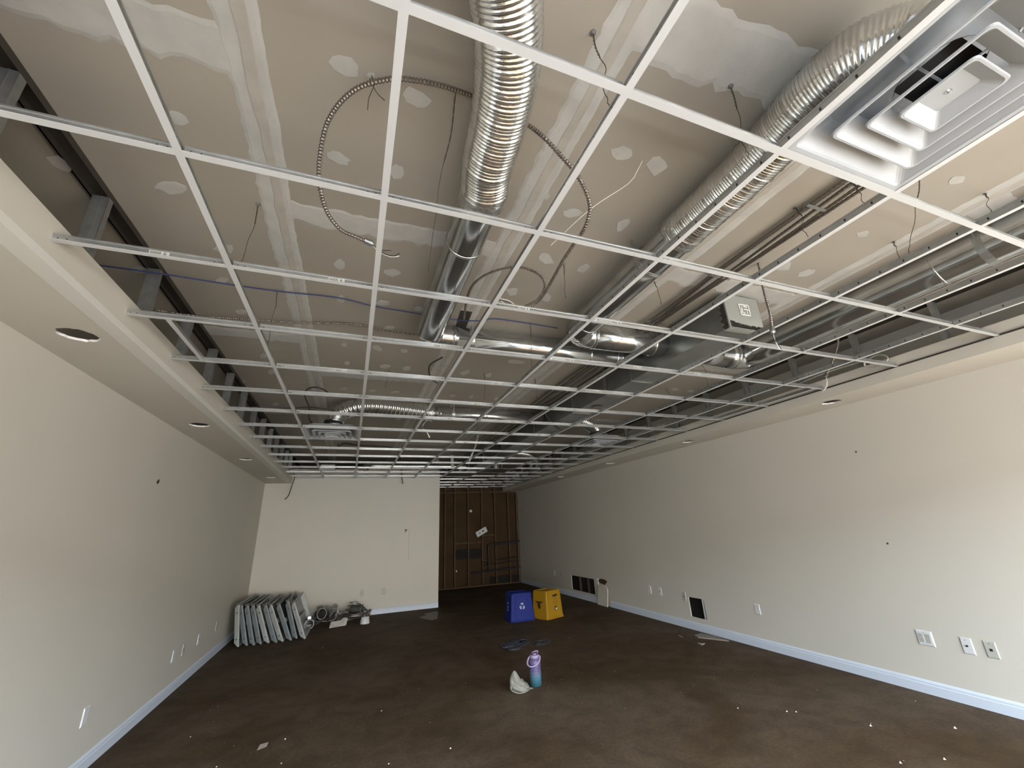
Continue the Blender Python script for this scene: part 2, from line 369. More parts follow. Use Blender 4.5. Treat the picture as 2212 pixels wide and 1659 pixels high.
# paint-free drywall strip on the far partition above the tee line
tag(MB().box(FXL,XP,YB-.012,YB-.001,ZG-.002,ZG+.018).box(FXL,XP,YB-.025,YB-.012,ZG-.002,ZG).build('trim_3', M['teew']), 'thin wall angle on top of the partition', 'wall angle', kind='structure')

# ------------------------------------------------------------ tee grid
MX = [-.5855+.61*k for k in range(8)]
grid = empty('ceiling_grid', (0,0,ZG), label='white suspended ceiling grid of inverted metal tees with no tiles', cat='ceiling grid')
def tee_mesh(name, L, web, bulb, axis='x', slots=None):
    mb = MB(); h = L/2
    def bx(a0,a1,c0,c1,z0,z1,mi):
        if axis == 'x': mb.box(a0,a1,c0,c1,z0,z1,mi)
        else: mb.box(c0,c1,a0,a1,z0,z1,mi)
    bx(-h,h,-.012,.012,0,.0012,0)
    bx(-h,h,-.0118,.0118,.0012,.0022,1)
    bx(-h,h,-.0008,.0008,.0022,web,1)
    bx(-h,h,-.0035,.0035,web,web+bulb,1)
    if slots:
        s = -h+.04
        while s < h: bx(s,s+.006,-.0014,.0014,web*.45,web*.80,2); s += slots
    else:
        for e in (-1,1):      # end clips with their stake dimples
            bx(e*h-e*.03 if e>0 else e*h, e*h if e>0 else e*h+.03,-.0016,.0016,.007,web*.62,3)
            for q in (.018,.045): bx(e*(h-q)-.002,e*(h-q)+.002,-.0022,.0022,.012,.016,2)
    return mb.mesh(name, [M['teew'],M['teem'],M['wireb'],M['foil']])
y0g, yend = YF+.02, {}
for i,x in enumerate(MX):
    ye = YB-.03 if x < XP else YFAR-.05
    m_ = tee_mesh('main_tee', ye-y0g, .032, .006, 'y', slots=.1016)
    place(m_, 'main_tee', grid, (x,(ye+y0g)/2,0))
cm = tee_mesh('cross_tee', .586, .026, .006); cl = tee_mesh('cross_tee', .582, .026, .006); cr = tee_mesh('cross_tee', .549, .026, .006)
stick = MB().box(-.035,.035,-.0022,-.0018,.004,.024,0)
for k in range(9): stick.box(-.030+k*.0042,-.028+k*.0042,-.0026,-.0022,.007,.021,1)
stick.bar((.014,-.0026,.006),(.020,-.0026,.022),.003,.001,1).bar((.026,-.0026,.006),(.020,-.0026,.022),.003,.001,1).bar((.016,-.0026,.011),(.024,-.0026,.011),.003,.001,1)
sm = stick.mesh('sticker', [M['plateg'], M['ink']])
STK = {(2,-1),(2,0),(3,1),(2,2),(2,3),(3,3),(4,0),(3,4),(4,2),(5,2),(3,5),(4,4),(6,3),(5,4),(7,3),(7,4),(8,3),(9,2),(6,2)}
for r in range(-4,19):
    yy = .6283+.61*r
    if yy < YF+.1: continue
    for c in range(-1,8):
        if r >= 15 and c < 4: continue
        if c == -1: x, me = (FXL+MX[0]-.012)/2+.0, cl
        elif c == 7: x, me = (MX[7]+.012+FXR)/2, cr
        else: x, me = (MX[c]+MX[c+1])/2, cm
        if (r,c) in ((12,5),): continue
        sag = 0 if r < 9 else rnd.uniform(-.006,.004)
        o = place(me, 'cross_tee', grid, (x,yy+rnd.uniform(-.002,.002),sag), (rnd.uniform(-.03,.03),0,rnd.uniform(-.002,.002)))
        if (r,c) in STK: place(sm, 'sticker', o, (rnd.choice((-.12,0,.13)) if c>=0 else .05,0,0))
# short tee running lengthways near the left soffit and one by the right soffit
ms = tee_mesh('cross_tee', .586, .026, .006, 'y')
place(ms, 'cross_tee', grid, (-1.005,.6283+.61*3.5-.0,0)); place(ms, 'cross_tee', grid, (4.12,.6283+.61*4.5,0)); place(ms,'cross_tee',grid,(4.12,.6283+.61*3.5,0))

# ------------------------------------------------------------ ducts
def rings(mb, pts, spots, r, n=28, mi=1):
    for (p, d) in spots:
        p = Vector(p); d = Vector(d).normalized(); mb.tube([p-d*.012, p+d*.012], r+.0035, n, mi)
def rigid(name, label, pts, r, seams, parent=None, group=None, step=.03, straps=()):
    P = spline(pts, step) if len(pts) > 2 else [Vector(p) for p in pts]
    t = empty(name, pts[0], label=label, cat='duct', group=group)
    off = Vector(pts[0]); P = [p-off for p in P]
    MB().tube(P, r, 32).build('duct_body', M['galv'], t, smooth=True)
    for (a, d) in seams:
        a = Vector(a)-off; d = Vector(d).normalized(); mb = MB(); mb.tube([a-d*.008,a-d*.004,a+d*.004,a+d*.008], lambda i,l: r+(.001,.004,.004,.001)[i], 32); mb.build('seam_bead', M['galv'], t, smooth=True)
    for (a, d) in straps:
        a = Vector(a)-off; d = Vector(d).normalized(); mb = MB(); mb.tube([a-d*.02,a+d*.02], r+.002, 28)
        zt = ZC-off.z; s_ = Vector((-d.y,d.x,0)); 
        mb.bar((a+s_*r)[:], ((a+s_*r).x,(a+s_*r).y,zt), .010,.002).bar((a-s_*r)[:], ((a-s_*r).x,(a-s_*r).y,zt), .010,.002)
        mb.build('hanger_strap', M['stud'], t)
    return t
def flex(name, label, pts, r, pitch=.0125, amp=.0022, big=.07, step=.0035, n=32, tape0=True, group=None):
    off = Vector(pts[0]); P = [p-off for p in spline(pts, step)]
    t = empty(name, pts[0], label=label, cat='duct', group=group)
    def rr(i, l):
        b = (l % big)/big; ridge = .0035*math.exp(-((b-.5)*big/.003)**2)
        return r + amp*math.sin(2*math.pi*l/pitch) + ridge + .0012*noise.noise(Vector((l*6,0,0)))
    MB().tube(P, rr, n).build('duct_body', M['foil'], t, smooth=True)
    if tape0:
        k = max(3,int(.075/step)); MB().tube(P[:k], lambda i,l: r+.003+.0025*noise.noise(Vector((l*60,1,0))), n).build('foil_tape', M['foilt'], t, smooth=True)
    return t
ZD = 2.955
# duct A: elbow by the cross main, along to the flex over the camera
rigid('round_duct','round galvanised duct left of centre running lengthways into the nearest big flexible duct',[(.462,1.44,ZD),(.462,2.72,ZD),(.468,2.86,ZD),(.53,2.93,ZD),(.66,2.935,ZD)],.100,
      [((.462,1.78,ZD),(0,1,0)),((.66,2.935,ZD),(1,0,0))])
rigid('round_duct','long bright cross duct from the left elbow to the rectangular trunk',[(.67,2.935,ZD-.005),(2.46,2.94,ZD-.005)],.094,[((2.18,2.94,ZD-.005),(1,0,0)),((1.9,2.94,ZD-.005),(1,0,0)),((2.23,2.94,ZD-.005),(1,0,0))], straps=[((.80,2.935,ZD-.005),(1,0,0))])
fa = [(.462,1.47,ZD),(.457,1.38,ZD),(.43,1.25,ZD),(.41,1.05,ZD-.005),(.375,.86,ZD-.015),(.315,.70,ZD-.02),(.22,.54,ZD-.02),(.10,.38,ZD-.02),(-.05,.18,ZD-.03)]
flex('flexible_duct','large shiny flexible duct hanging nearest the camera above the grid',fa,.107,pitch=.016,amp=.0030,big=.064)
# duct C to near diffuser
rigid('round_duct','round galvanised duct right of centre running lengthways up to the near diffuser flex',[(1.555,1.36,ZD),(1.575,2.40,ZD),(1.60,2.53,ZD),(1.66,2.60,ZD),(1.76,2.61,ZD)],.102,
      [((1.76,2.61,ZD),(1,0,0)),((1.56,1.62,ZD),(0,1,0)),((1.577,2.38,ZD),(0,1,0))], straps=[((1.558,1.62,ZD),(0,1,0))])
rigid('round_duct','short bright cross duct between the right elbow and the rectangular trunk',[(1.77,2.61,ZD),(2.46,2.60,ZD)],.104,[((2.34,2.605,ZD),(1,0,0))])
flex('flexible_duct','flexible duct curving over to the large near ceiling diffuser',[(1.555,1.38,ZD),(1.55,1.15,ZD),(1.545,.95,ZD),(1.53,.75,ZD+.005),(1.50,.58,ZD),(1.50,.44,ZD-.02),(1.55,.34,ZD-.07),(1.552,.323,ZD-.13)],.108,pitch=.012,big=.052)
# duct D on the right
rigid('round_duct','round galvanised duct between the trunk and the right soffit',[(3.44,.52,ZD-.01),(3.45,2.42,ZD-.01),(3.44,2.56,ZD-.01),(3.36,2.615,ZD-.01),(3.22,2.615,ZD-.01)],.118,
      [((3.445,1.10,ZD-.01),(0,1,0)),((3.26,2.615,ZD-.01),(1,0,0)),((3.30,2.615,ZD-.01),(1,0,0))], straps=[((3.443,.88,ZD-.01),(0,1,0))])
rigid('round_duct','stubby cross duct between the trunk and the right lengthways duct',[(2.79,2.60,ZD-.01),(3.23,2.615,ZD-.01)],.114,[((2.83,2.60,ZD-.01),(1,0,0))])
flex('flexible_duct','flexible duct at the upper right edge near the right soffit',[(3.44,.54,ZD-.01),(3.43,.3,ZD-.01),(3.38,.05,ZD-.02),(3.3,-.25,ZD-.03)],.122)
# far run with left flexible bend
rigid('round_duct','bright round duct crossing to the trunk beyond the fifth row of tees',[(.88,5.13,ZD-.02),(2.44,5.12,ZD-.02)],.086,[((.98,5.13,ZD-.02),(1,0,0)),((1.6,5.12,ZD-.02),(1,0,0))], straps=[((1.15,5.13,ZD-.02),(1,0,0))])
flex('flexible_duct','ribbed flexible duct bending down into the far left diffuser',[(.90,5.13,ZD-.02),(.6,5.12,ZD+.005),(.25,5.12,ZD+.03),(0,5.13,ZD+.02),(-.18,5.17,ZD-.04),(-.26,5.2,ZD-.12),(-.275,5.203,ZD-.22)],.100,pitch=.05,amp=.007,big=.05,step=.007)
flex('flexible_duct','short flexible duct dropping into the far right diffuser',[(2.79,5.12,ZD-.03),(3.0,5.1,ZD-.02),(3.2,5.14,ZD-.05),(3.36,5.2,ZD-.12),(3.375,5.203,ZD-.22)],.095,pitch=.03,amp=.004,step=.006)
rigid('round_duct','bright round duct crossing just in front of the partition top',[(.20,9.10,2.80),(.28,9.19,2.85),(.40,9.22,2.86),(2.4,9.22,2.86)],.075,[((.62,9.22,2.86),(1,0,0)),((1.05,9.22,2.86),(1,0,0)),((1.5,9.22,2.86),(1,0,0)),((1.95,9.22,2.86),(1,0,0))])
flex('flexible_duct','small shiny flexible duct in the dark far right of the grid',[(2.78,7.85,2.9),(3.1,7.8,2.93),(3.4,7.85,2.90),(3.6,8.05,2.82),(3.64,8.2,2.76)],.09,pitch=.03,amp=.004,step=.007)

# rectangular trunk
tr = empty('trunk_duct', (2.46,1.90,2.79), label='long rectangular galvanised trunk duct with stencilled capped end', cat='duct')
TX, TH = .33, .265
mb = MB().box(.0,TX,.02,2.35,0,TH); mb.box(.0,TX,2.36,5.0,.005,TH).box(.02,TX-.01,5.01,9.9,.02,TH); mb.build('trunk_body', M['galvd'], tr)
for yy in (.02,1.18,2.355,3.55,5.0,6.2,7.4): 
    MB().box(-.012,TX+.012,yy-.006,yy+.006,-.012,TH+.005).build('drive_cleat', M['galvd'], tr)
capm = MB().box(-.012,TX+.004,-.008,.0,-.008,TH+.004).box(-.014,-.010,-.0,.05,-.01,TH).box(-.012,TX,-.002,.05,-.014,-.010); capm.build('end_cap', M['capm'], tr, bevel=.006)
GL = [[(950,575),(1165,605),(1190,700)],[(950,575),(1000,695),(1055,705)],[(1015,630),(1035,680)],[(1060,625),(1140,640)],[(1075,690),(1150,690)],[(1000,730),(1110,765)],[(1000,730),(1025,795),(1225,828)],[(1190,700),(1215,800)],[(1130,705),(1190,710)],[(1075,740),(1085,800)],[(1140,730),(1165,790)]]
gm = MB()
for g in GL:
    Q = [on(1,1.888,1500+x/10.055,600+y/10.055) - Vector((2.46,1.90,2.79)) for x,y in g]
    for a,b in zip(Q,Q[1:]): gm.bar(a,b,.009,.002,0,Vector((0,1,0)))
gm.build('stencil_mark', M['white'], tr)
seal = MB()
for k in range(26):
    t = k/26; x = .33*t; seal.box(x,x+.02,-.0105,-.0095,-.006+rnd.uniform(-.002,.002),.018+.03*max(0,.35-t)*2+rnd.uniform(0,.012))
for k in range(16): seal.box(-.0155,-.0145,.0,.035+rnd.uniform(0,.02),-.01+k*.016,.006+k*.016)
seal.build('duct_sealant', M['dirty'], tr)
MB().box(.10,.22,2.02,2.12,-.014,-.012).build('paper_label', M['paper'], tr)
st = MB()
for yy in (1.6,4.2,6.4): st.box(-.006,-.003,yy,yy+.04,-.01,.30).box(TX+.003,TX+.006,yy,yy+.04,-.01,.30).box(-.006,TX+.006,yy,yy+.04,-.014,-.0125)
st.build('trapeze_strap', M['stud'], tr)

# conduit bundle left of the trunk
BUN = [(2.175,3.055),(2.215,3.06),(2.25,3.05),(2.285,3.055),(2.31,3.045)]
for k,(bx,bz) in enumerate(BUN):
    pts = []
    y = -.6
    while y < 9.3:
        s_ = .012*math.sin(y*1.7+k*1.9) + (.02*math.sin(y*.8+k) if y > 1.7 else 0)
        pts.append((bx+s_+ (.0 if y<5 else .02*k*(y-5)*.2), y, bz-.006*math.cos(y*2.3+k)-(.05 if (y>1.9 and k%2) else 0)*min(1,(y-1.9)))); y += .45
    c = MB(); off = Vector(pts[0]); P = [p-off for p in spline(pts,.012 if k!=2 else .012)]
    c.tube(P, lambda i,l: .0085+(.0011 if i%2 else -.0006), 7)
    o = c.build('armoured_cable', M['armor'], loc=pts[0])
    tag(o, ('leftmost','second from left','middle','second from right','rightmost')[k]+' of the five parallel armoured cables clipped along the trunk duct', 'cable', 'parallel armoured cables by the trunk')
for yy,l in ((1.05,'nearest'),(1.72,'middle'),(2.4,'furthest')):
    tag(MB().box(-.09,.09,-.008,.008,-.018,-.014).build('cable_strap', M['stud'], loc=(2.245,yy,3.06)), l+' flat metal strap holding the parallel armoured cables to the ceiling', 'strap')

# armoured whips and loose cables: points surveyed at a height each
def cable(name, label, pts, r=.0085, ridged=True, m='armor', cat='cable', tails=None, conn=False, step=.003):
    W = [p if isinstance(p, Vector) else Vector(p) for p in pts]; off = W[0].copy()
    P = [p-off for p in spline(W, step if ridged else .02)]
    t = empty(name, off, label=label, cat=cat)
    MB().tube(P, (lambda i,l: r+(.0018*math.sin(2*math.pi*l/.0135))) if ridged else r, 8).build('sheath', M[m], t, smooth=not ridged)
    if conn:
        e = P[-1]; d = (P[-1]-P[-4]).normalized(); s_ = d.orthogonal().normalized()
        k = MB(); k.tube([e-d*.012,e-d*.011,e+d*.012,e+d*.013,e+d*.018,e+d*.03], lambda i,l:(.010,.015,.015,.018,.018,.011)[i], 10).bar(e-d*.005+s_*.012,e-d*.005+s_*.026,.006,.006)
        k.build('connector', M['galvd'], t)
    for (tp, mm) in (tails or []):
        Q = [Vector(q)-off for q in tp]; MB().tube(spline(Q,.02), .0022, 6).build('conductor', M[mm], t, smooth=True)
    return t
z = 2.99
L1 = [on(2,3.078,1090,235),on(2,3.075,1025,209),on(2,3.03,960,187),on(2,3.0,900,174),on(2,3.0,840,171),on(2,2.99,765,195),on(2,2.97,712,255),on(2,2.93,692,330),on(2,2.89,690,395),on(2,2.86,705,455),on(2,2.84,735,495),on(2,2.83,770,512),on(2,2.82,793,522)]
cable('armoured_cable','large armoured cable loop left of the big flexible duct with loose black conductor',L1,conn=True,
      tails=[([on(2,2.82,800,524),on(2,2.80,812,535),on(2,2.79,830,548),on(2,2.78,850,553),on(2,2.78,863,548)],'wireb'),([on(2,2.82,800,524),on(2,2.80,820,545),on(2,2.78,845,555),on(2,2.775,862,553)],'wirew'),([on(2,2.81,825,541),on(2,2.80,845,541)],'wire')])
L2 = [on(2,3.078,1100,250),on(2,3.05,1145,273),on(2,2.97,1180,302),on(2,2.93,1215,340),on(2,2.88,1245,375),on(2,2.84,1268,420),on(2,2.82,1274,455),on(2,2.80,1262,495),on(2,2.80,1238,530),on(2,2.80,1215,565),on(2,2.80,1190,610),on(2,2.79,1168,645),on(2,2.78,1145,662),on(2,2.77,1124,665)]
cable('armoured_cable','armoured cable loop right of the big flexible duct ending in a connector',L2,conn=True,
      tails=[([on(2,2.77,1116,662),on(2,2.77,1098,653),on(2,2.77,1078,648)],'wireb'),([on(2,2.77,1116,662),on(2,2.765,1100,650),on(2,2.765,1080,645)],'wirew'),([on(2,2.77,1116,664),on(2,2.76,1095,657),on(2,2.765,1082,650)],'wirew')])
L3 = [on(2,2.98,1002,690),on(2,3.0,1008,650),on(2,3.0,1020,618),on(2,3.01,1045,596),on(2,3.01,1080,582),on(2,3.01,1120,577),on(2,3.0,1155,587),on(2,2.97,1173,603),on(2,2.93,1176,622),on(2,2.86,1160,648),on(2,2.79,1130,664)]
cable('armoured_cable','grey cable arc rising from the cross duct to the loop connector',L3,r=.0075)
cable('blue_cable','thin blue cable strung across below the ceiling drywall',[on(2,3.0,205,572),on(2,3.02,345,591),on(2,3.05,480,612),on(2,3.06,600,629),on(2,3.075,728,643),on(2,3.06,810,662),on(2,3.06,905,678),on(2,3.05,985,691),on(2,3.04,1040,693),on(2,3.07,1070,689),on(2,3.06,1150,700),on(2,3.05,1205,709)],r=.0045,ridged=False,m='blue')
cable('armoured_cable','thin armoured cable running across from the left soffit to the left duct elbow',[on(2,2.98,240,652),on(2,3.0,350,672),on(2,3.03,430,683),on(2,3.05,520,689),on(2,3.06,640,697),on(2,3.07,760,700),on(2,3.05,830,714),on(2,3.03,905,723)],r=.0065)
cable('armoured_cable','armoured whip dangling in front of the trunk duct end',[Vector((2.43,1.56,3.088)),on(1,1.56,1648,618),on(1,1.56,1656,650),on(1,1.56,1664,680),on(1,1.56,1668,712)],r=.0085,conn=True,
      tails=[([on(1,1.56,1669,716),on(1,1.55,1674,735),on(1,1.54,1684,754)],'wirew'),([on(1,1.56,1669,716),on(1,1.55,1672,732),on(1,1.54,1688,754)],'wire')])
cable('armoured_cable','armoured whip hanging beside the right soffit with a bare end',[on(0,3.5,1745,680),on(0,3.55,1775,680),on(0,3.6,1795,695),on(0,3.7,1808,718),on(0,3.8,1810,740),on(0,3.9,1804,765),on(0,3.95,1795,788),on(0,4.0,1785,808)],r=.0075,conn=True,
      tails=[([on(0,4.0,1784,812),on(0,4.0,1787,826),on(0,4.0,1786,836),on(0,4.0,1778,846)],'wirew'),([on(0,4.0,1784,812),on(0,4.02,1786,824),on(0,4.02,1784,836),on(0,4.02,1775,848)],'wirew')])
# coiled cable on the right soffit face
cc = on(0,4.2,1893,783); P = []
for k in range(60):
    a = k/60*2*math.pi*3.2; P.append(Vector((4.205-.002*k/10, cc.y+(.085+.006*math.sin(k*.7))*math.cos(a), cc.z+.01+(.05+.004*math.cos(k))*math.sin(a))))
t = empty('coiled_cable', P[0], label='small coil of pale cable hung on the right soffit face', cat='cable'); MB().tube([p-P[0] for p in P], .004, 6).build('coil', M['plateg'], t, smooth=True)
MB().tube([p-P[0] for p in spline([P[-1],Vector((4.2,cc.y+.4,cc.z+.06)),Vector((4.21,cc.y+.7,cc.z+.045))],.05)], .004, 6).build('coil_tail', M['plateg'], t)
cable('armoured_cable','cable loop trailing beside the far left diffuser',[on(2,2.85,560,884),on(2,2.9,620,882),on(2,2.92,668,880),on(2,2.9,715,885),on(2,2.92,740,888)],r=.008,ridged=False,m='wire')
cable('armoured_cable','dark cable loop above the far left diffuser',[on(2,3.0,720,855),on(2,3.03,690,838),on(2,3.03,665,840),on(2,3.0,659,856),on(2,2.96,668,880),on(2,2.9,668,905),on(2,2.85,680,919)],r=.008,ridged=False,m='wire')
cable('armoured_cable','dark cable whip crossing the far trunk duct and drooping through the grid',[on(2,3.0,1170,880),on(2,2.9,1180,898),on(2,2.82,1190,912),on(2,2.78,1200,920),on(2,2.74,1212,928)],r=.012,ridged=False,m='wire')
cable('armoured_cable','cable drooping through the grid beyond the ribbed duct',[on(2,3.0,955,772),on(2,3.04,928,790),on(2,3.0,930,815),on(2,2.95,945,828)],r=.008,ridged=False,m='wire')
cable('armoured_cable','short whip with bare wires hanging below the cross duct left end',[Vector((.86,5.2,2.9)),on(2,2.85,914,918),on(2,2.75,915,926),on(2,2.68,921,932),on(2,2.6,928,945)],r=.007,ridged=False,m='wirew')
cable('armoured_cable','loose cable dangling in front of the partition near its left end',[on(1,9.35,634,1022),on(1,9.35,636,1032),on(1,9.35,632,1045),on(1,9.35,627,1060),on(1,9.35,622,1072),on(1,9.35,615,1079)],r=.009,ridged=False,m='wire')
cable('armoured_cable','short cable with knotted end dangling at the partition top',[on(1,9.35,866,1006)+Vector((0,0,.35)),on(1,9.35,867,1014),on(1,9.35,868,1030),on(1,9.35,870,1042)],r=.010,ridged=False,m='wire',conn=True)
cable('armoured_cable','cable sagging across behind the far left diffuser',[on(2,3.0,730,960),on(2,2.95,732,968),on(2,3.02,742,958),on(2,3.03,775,962),on(2,3.03,840,966),on(2,3.0,860,972)],r=.012,ridged=False,m='wire')
# dark bracket by the left elbow
br = MB().bar(on(2,ZC-.004,1008,672),on(2,ZC-.004,993,712),.09,.004)
tag(br.build('flat_bracket', M['wire']), 'dark flat metal plate screwed to the ceiling beside the left elbow', 'bracket')

# hanger wires: anchor pixel on ceiling, end pixel, end height, twisted?
HW = [(1281,70,1316,236,2.67,'twisted hanger wire right of the big flexible duct reaching the tee'),
(1578,185,1617,336,2.67,'twisted hanger wire above the near diffuser flex'),
(1718,448,1745,512,2.80,'twisted hanger wire left of the parallel cables'),
(1845,398,1870,446,2.67,'short hanger wire just beyond the near diffuser corner'),
(1987,380,1962,552,2.67,'long straight hanger wire right of the near diffuser'),
(1931,522,1944,560,2.67,'short hanger wire beside the long straight one near the right duct'),
(2128,418,2142,460,2.67,'hanger wire closest to the right edge of the view'),
(1414,608,1428,657,2.72,'loose twisted wire stub between the right duct and the parallel cables'),
(1218,570,1222,645,2.80,'loose wire stub hanging inside the second cable loop'),
(558,440,520,571,2.68,'crooked hanger wire beside the left ceiling joint'),
(1145,697,1149,802,2.67,'thin hanger wire in front of the long cross duct'),
(1045,805,1047,862,2.68,'thin hanger wire beyond the long cross duct'),
(1155,818,1160,862,2.68,'thin hanger wire near the second ceiling joint'),
(600,625,578,745,2.67,'thin hanger wire crossing the blue cable'),
(1510,770,1530,835,2.67,'thin hanger wire right of the trunk duct'),
(985,195,925,590,2.67,'very long thin wire left of the big flexible duct'),
(1640,790,1655,800,2.9,'short wire stub right of the stubby cross duct'),
(840,800,832,838,2.67,'thin hanger wire between the second and third main tees far back'),
(1440,838,1452,870,2.67,'thin hanger wire far right beyond the trunk'),
(768,858,760,882,2.7,'thin wire above the ribbed flexible duct')]
for (ax,ay,bx,by,zb,lab) in HW:
    a = on(2,ZC,ax,ay); b = on(2,zb,bx,by); t = empty('hanger_wire', a, label=lab, cat='wire', group='ceiling hanger wires')
    n = 60; d = b-a; P = []; Q = []
    sd = ax*.013
    for k in range(n+1):
        s_ = k/n; wob = Vector((noise.noise(Vector((s_*3,sd,0))),noise.noise(Vector((s_*3,sd,5))),0))*.025*math.sin(math.pi*s_)
        tw = (.0022 if (s_ < .35 or s_ > .85) else 0); an = s_*70
        P.append(d*s_+wob+Vector((math.cos(an),math.sin(an),0))*tw); Q.append(d*s_+wob-Vector((math.cos(an),math.sin(an),0))*tw)
    MB().tube(P, .0014, 5).tube(Q[:22], .0014, 5).build('wire_strand', M['wire'], t)
    k = MB(); k.lathe([(0,-.014),(.004,-.014),(.005,-.004),(.011,-.003),(.011,0),(0,0)],10); k.build('anchor', M['stud'], t)
# loose tails of the wire holding the left cable loop
a = on(2,ZC,803,163); t = empty('hanger_wire', a, label='wire tie with two loose tails holding the large left cable loop', cat='wire', group='ceiling hanger wires')
for q in ([(803,163,3.09),(808,185,2.99),(797,210,2.97),(794,238,2.95)],[(803,163,3.09),(806,186,2.99),(818,205,2.97),(831,217,2.95)],[(800,170,3.08),(796,180,3.02),(806,186,2.99),(812,176,3.02)]):
    MB().tube(spline([on(2,zz,x,y_)-a for x,y_,zz in q],.02), .0015, 5).build('wire_strand', M['wire'], t)
a = on(2,ZC,1388,347); t = empty('hanger_wire', a, label='pale hanger wire trailing diagonally behind the right cable loop', cat='wire', group='ceiling hanger wires')
MB().tube(spline([Vector((0,0,0)),on(2,3.04,1375,372)-a,on(2,3.0,1357,397)-a,on(2,2.9,1275,452)-a,on(2,2.8,1190,530)-a],.05), .0015, 5).build('wire_strand', M['wirew'], t)
# dangling tee strips
for (pts, lab) in (([on(1,6.2,1033,940),on(1,6.2,1028,962),on(1,6.2,1014,996)],'bent white tee strip dangling below the grid mid room'),
                   ([on(1,8.5,976,984),on(1,8.5,978,1011)],'short tee strip hanging upright in front of the dark area'),
                   ([on(1,8.6,1085,1003),on(1,8.6,1081,1020)],'short tee strip hanging at the far right of the grid')):
    d = MB()
    for a,b in zip(pts,pts[1:]): d.bar(a-pts[0],b-pts[0],.062,.003).bar(a-pts[0]+Vector((0,.012,0)),b-pts[0]+Vector((0,.012,0)),.002,.024)
    lt = tag(d.build('loose_tee', M['teew'], loc=pts[0]), lab, 'metal strip', 'dangling tee strips')
    MB().tube([(0,0,-.01),(0,0,max(.02,ZC-pts[0].z))], .0015, 5).build('tie_wire', M['wire'], lt)

# ------------------------------------------------------------ diffusers
def rsq(h, z, rc, n=5):
    P = []
    for (cx,cy,a0) in ((h-rc,h-rc,0),(-h+rc,h-rc,90),(-h+rc,-h+rc,180),(h-rc,-h+rc,270)):
        for k in range(n): a = math.radians(a0+90*k/(n-1)); P.append((cx+rc*math.cos(a), cy+rc*math.sin(a), z))
    return P
def loft(mb, secs, mi=0, cap=False):
    n = len(secs[0]); vs = [p for s_ in secs for p in s_]
    fs = [(i*n+k,i*n+(k+1)%n,(i+1)*n+(k+1)%n,(i+1)*n+k) for i in range(len(secs)-1) for k in range(n)]
    if cap: fs.append(tuple((len(secs)-1)*n+k for k in range(n)))
    return mb.add(vs, fs, mi)
def diffuser(x, y, label):
    t = empty('ceiling_diffuser', (x,y,ZG), label=label, cat='air diffuser', group='square supply diffusers')
    H = .296
    pan = MB(); loft(pan, [rsq(H,.004,.002),rsq(H,.0025,.002),rsq(H-.010,.0025,.008),rsq(H-.020,.004,.015),rsq(H-.024,.010,.02),rsq(.215,.060,.03),rsq(.20,.075,.03)])
    loft(pan, [rsq(.20,.075,.03),rsq(.20,.077,.03)])
    ring = []; n = 20
    sq = rsq(.20,.077,.03); circ = [(.105*math.cos(math.atan2(p[1],p[0])),.105*math.sin(math.atan2(p[1],p[0])),.085) for p in sq]
    loft(pan, [sq,circ]); loft(pan, [rsq(H,.004,.002),rsq(.22,.078,.03)])
    pan.build('pan', M['diff'], t, smooth=False)
    MB().tube([(0,0,.083),(0,0,.16)], .1045, 28, cap=False).build('collar', M['black'], t, smooth=True); MB().lathe([(0,.135),(.104,.135)],24).build('throat_shade', M['black'], t)  # black collar and disk paint in the dark inside the duct
    def louver(h0, h1, z0, z1, rc, closed=False):
        m = MB(); secs = [rsq(h0-.004,z0+.006,rc),rsq(h0,z0+.002,rc),rsq(h0-.003,z0-.003,rc),rsq(h0-.009,z0-.003,rc),rsq(h0-.013,z0+.001,rc*.9),rsq(h1,z1,rc*.5)]
        loft(m, secs, cap=closed)
        if not closed: loft(m, [rsq(h1,z1,rc*.5), rsq(h1+.002,z1+.001,rc*.5), rsq(h0-.004,z0+.006,rc)])
        return m
    louver(.212,.150,-.004,.042,.022).build('louver', M['diff'], t)
    louver(.150,.098,-.010,.032,.018).build('louver', M['diff'], t)
    louver(.092,.050,-.014,.012,.016,True).build('centre_plate', M['diff'], t)
    MB().lathe([(0,.006),(.006,.0065),(.009,.012)],12).build('screw', M['foil'], t)
    sp = MB()
    for a in (0,math.pi/2): sp.bar((-.14*math.cos(a),-.14*math.sin(a),.048),(.14*math.cos(a),.14*math.sin(a),.048),.006,.006)
    for s_ in (-1,1): sp.bar((0,s_*.20,.070),(0,s_*.15,.03),.008,.003).bar((s_*.20,0,.070),(s_*.15,0,.03),.008,.003)
    sp.build('spider', M['diff'], t)
    return t
diffuser((MX[3]+MX[4])/2, .6283-.305, 'large white square diffuser nearest the camera at the upper right')
diffuser((MX[0]+MX[1])/2, .6283+.61*7.5, 'white square diffuser under the ribbed flexible duct at far left')
diffuser((MX[6]+MX[7])/2, .6283+.61*7.5, 'white square diffuser in the far right cells beside the soffit')
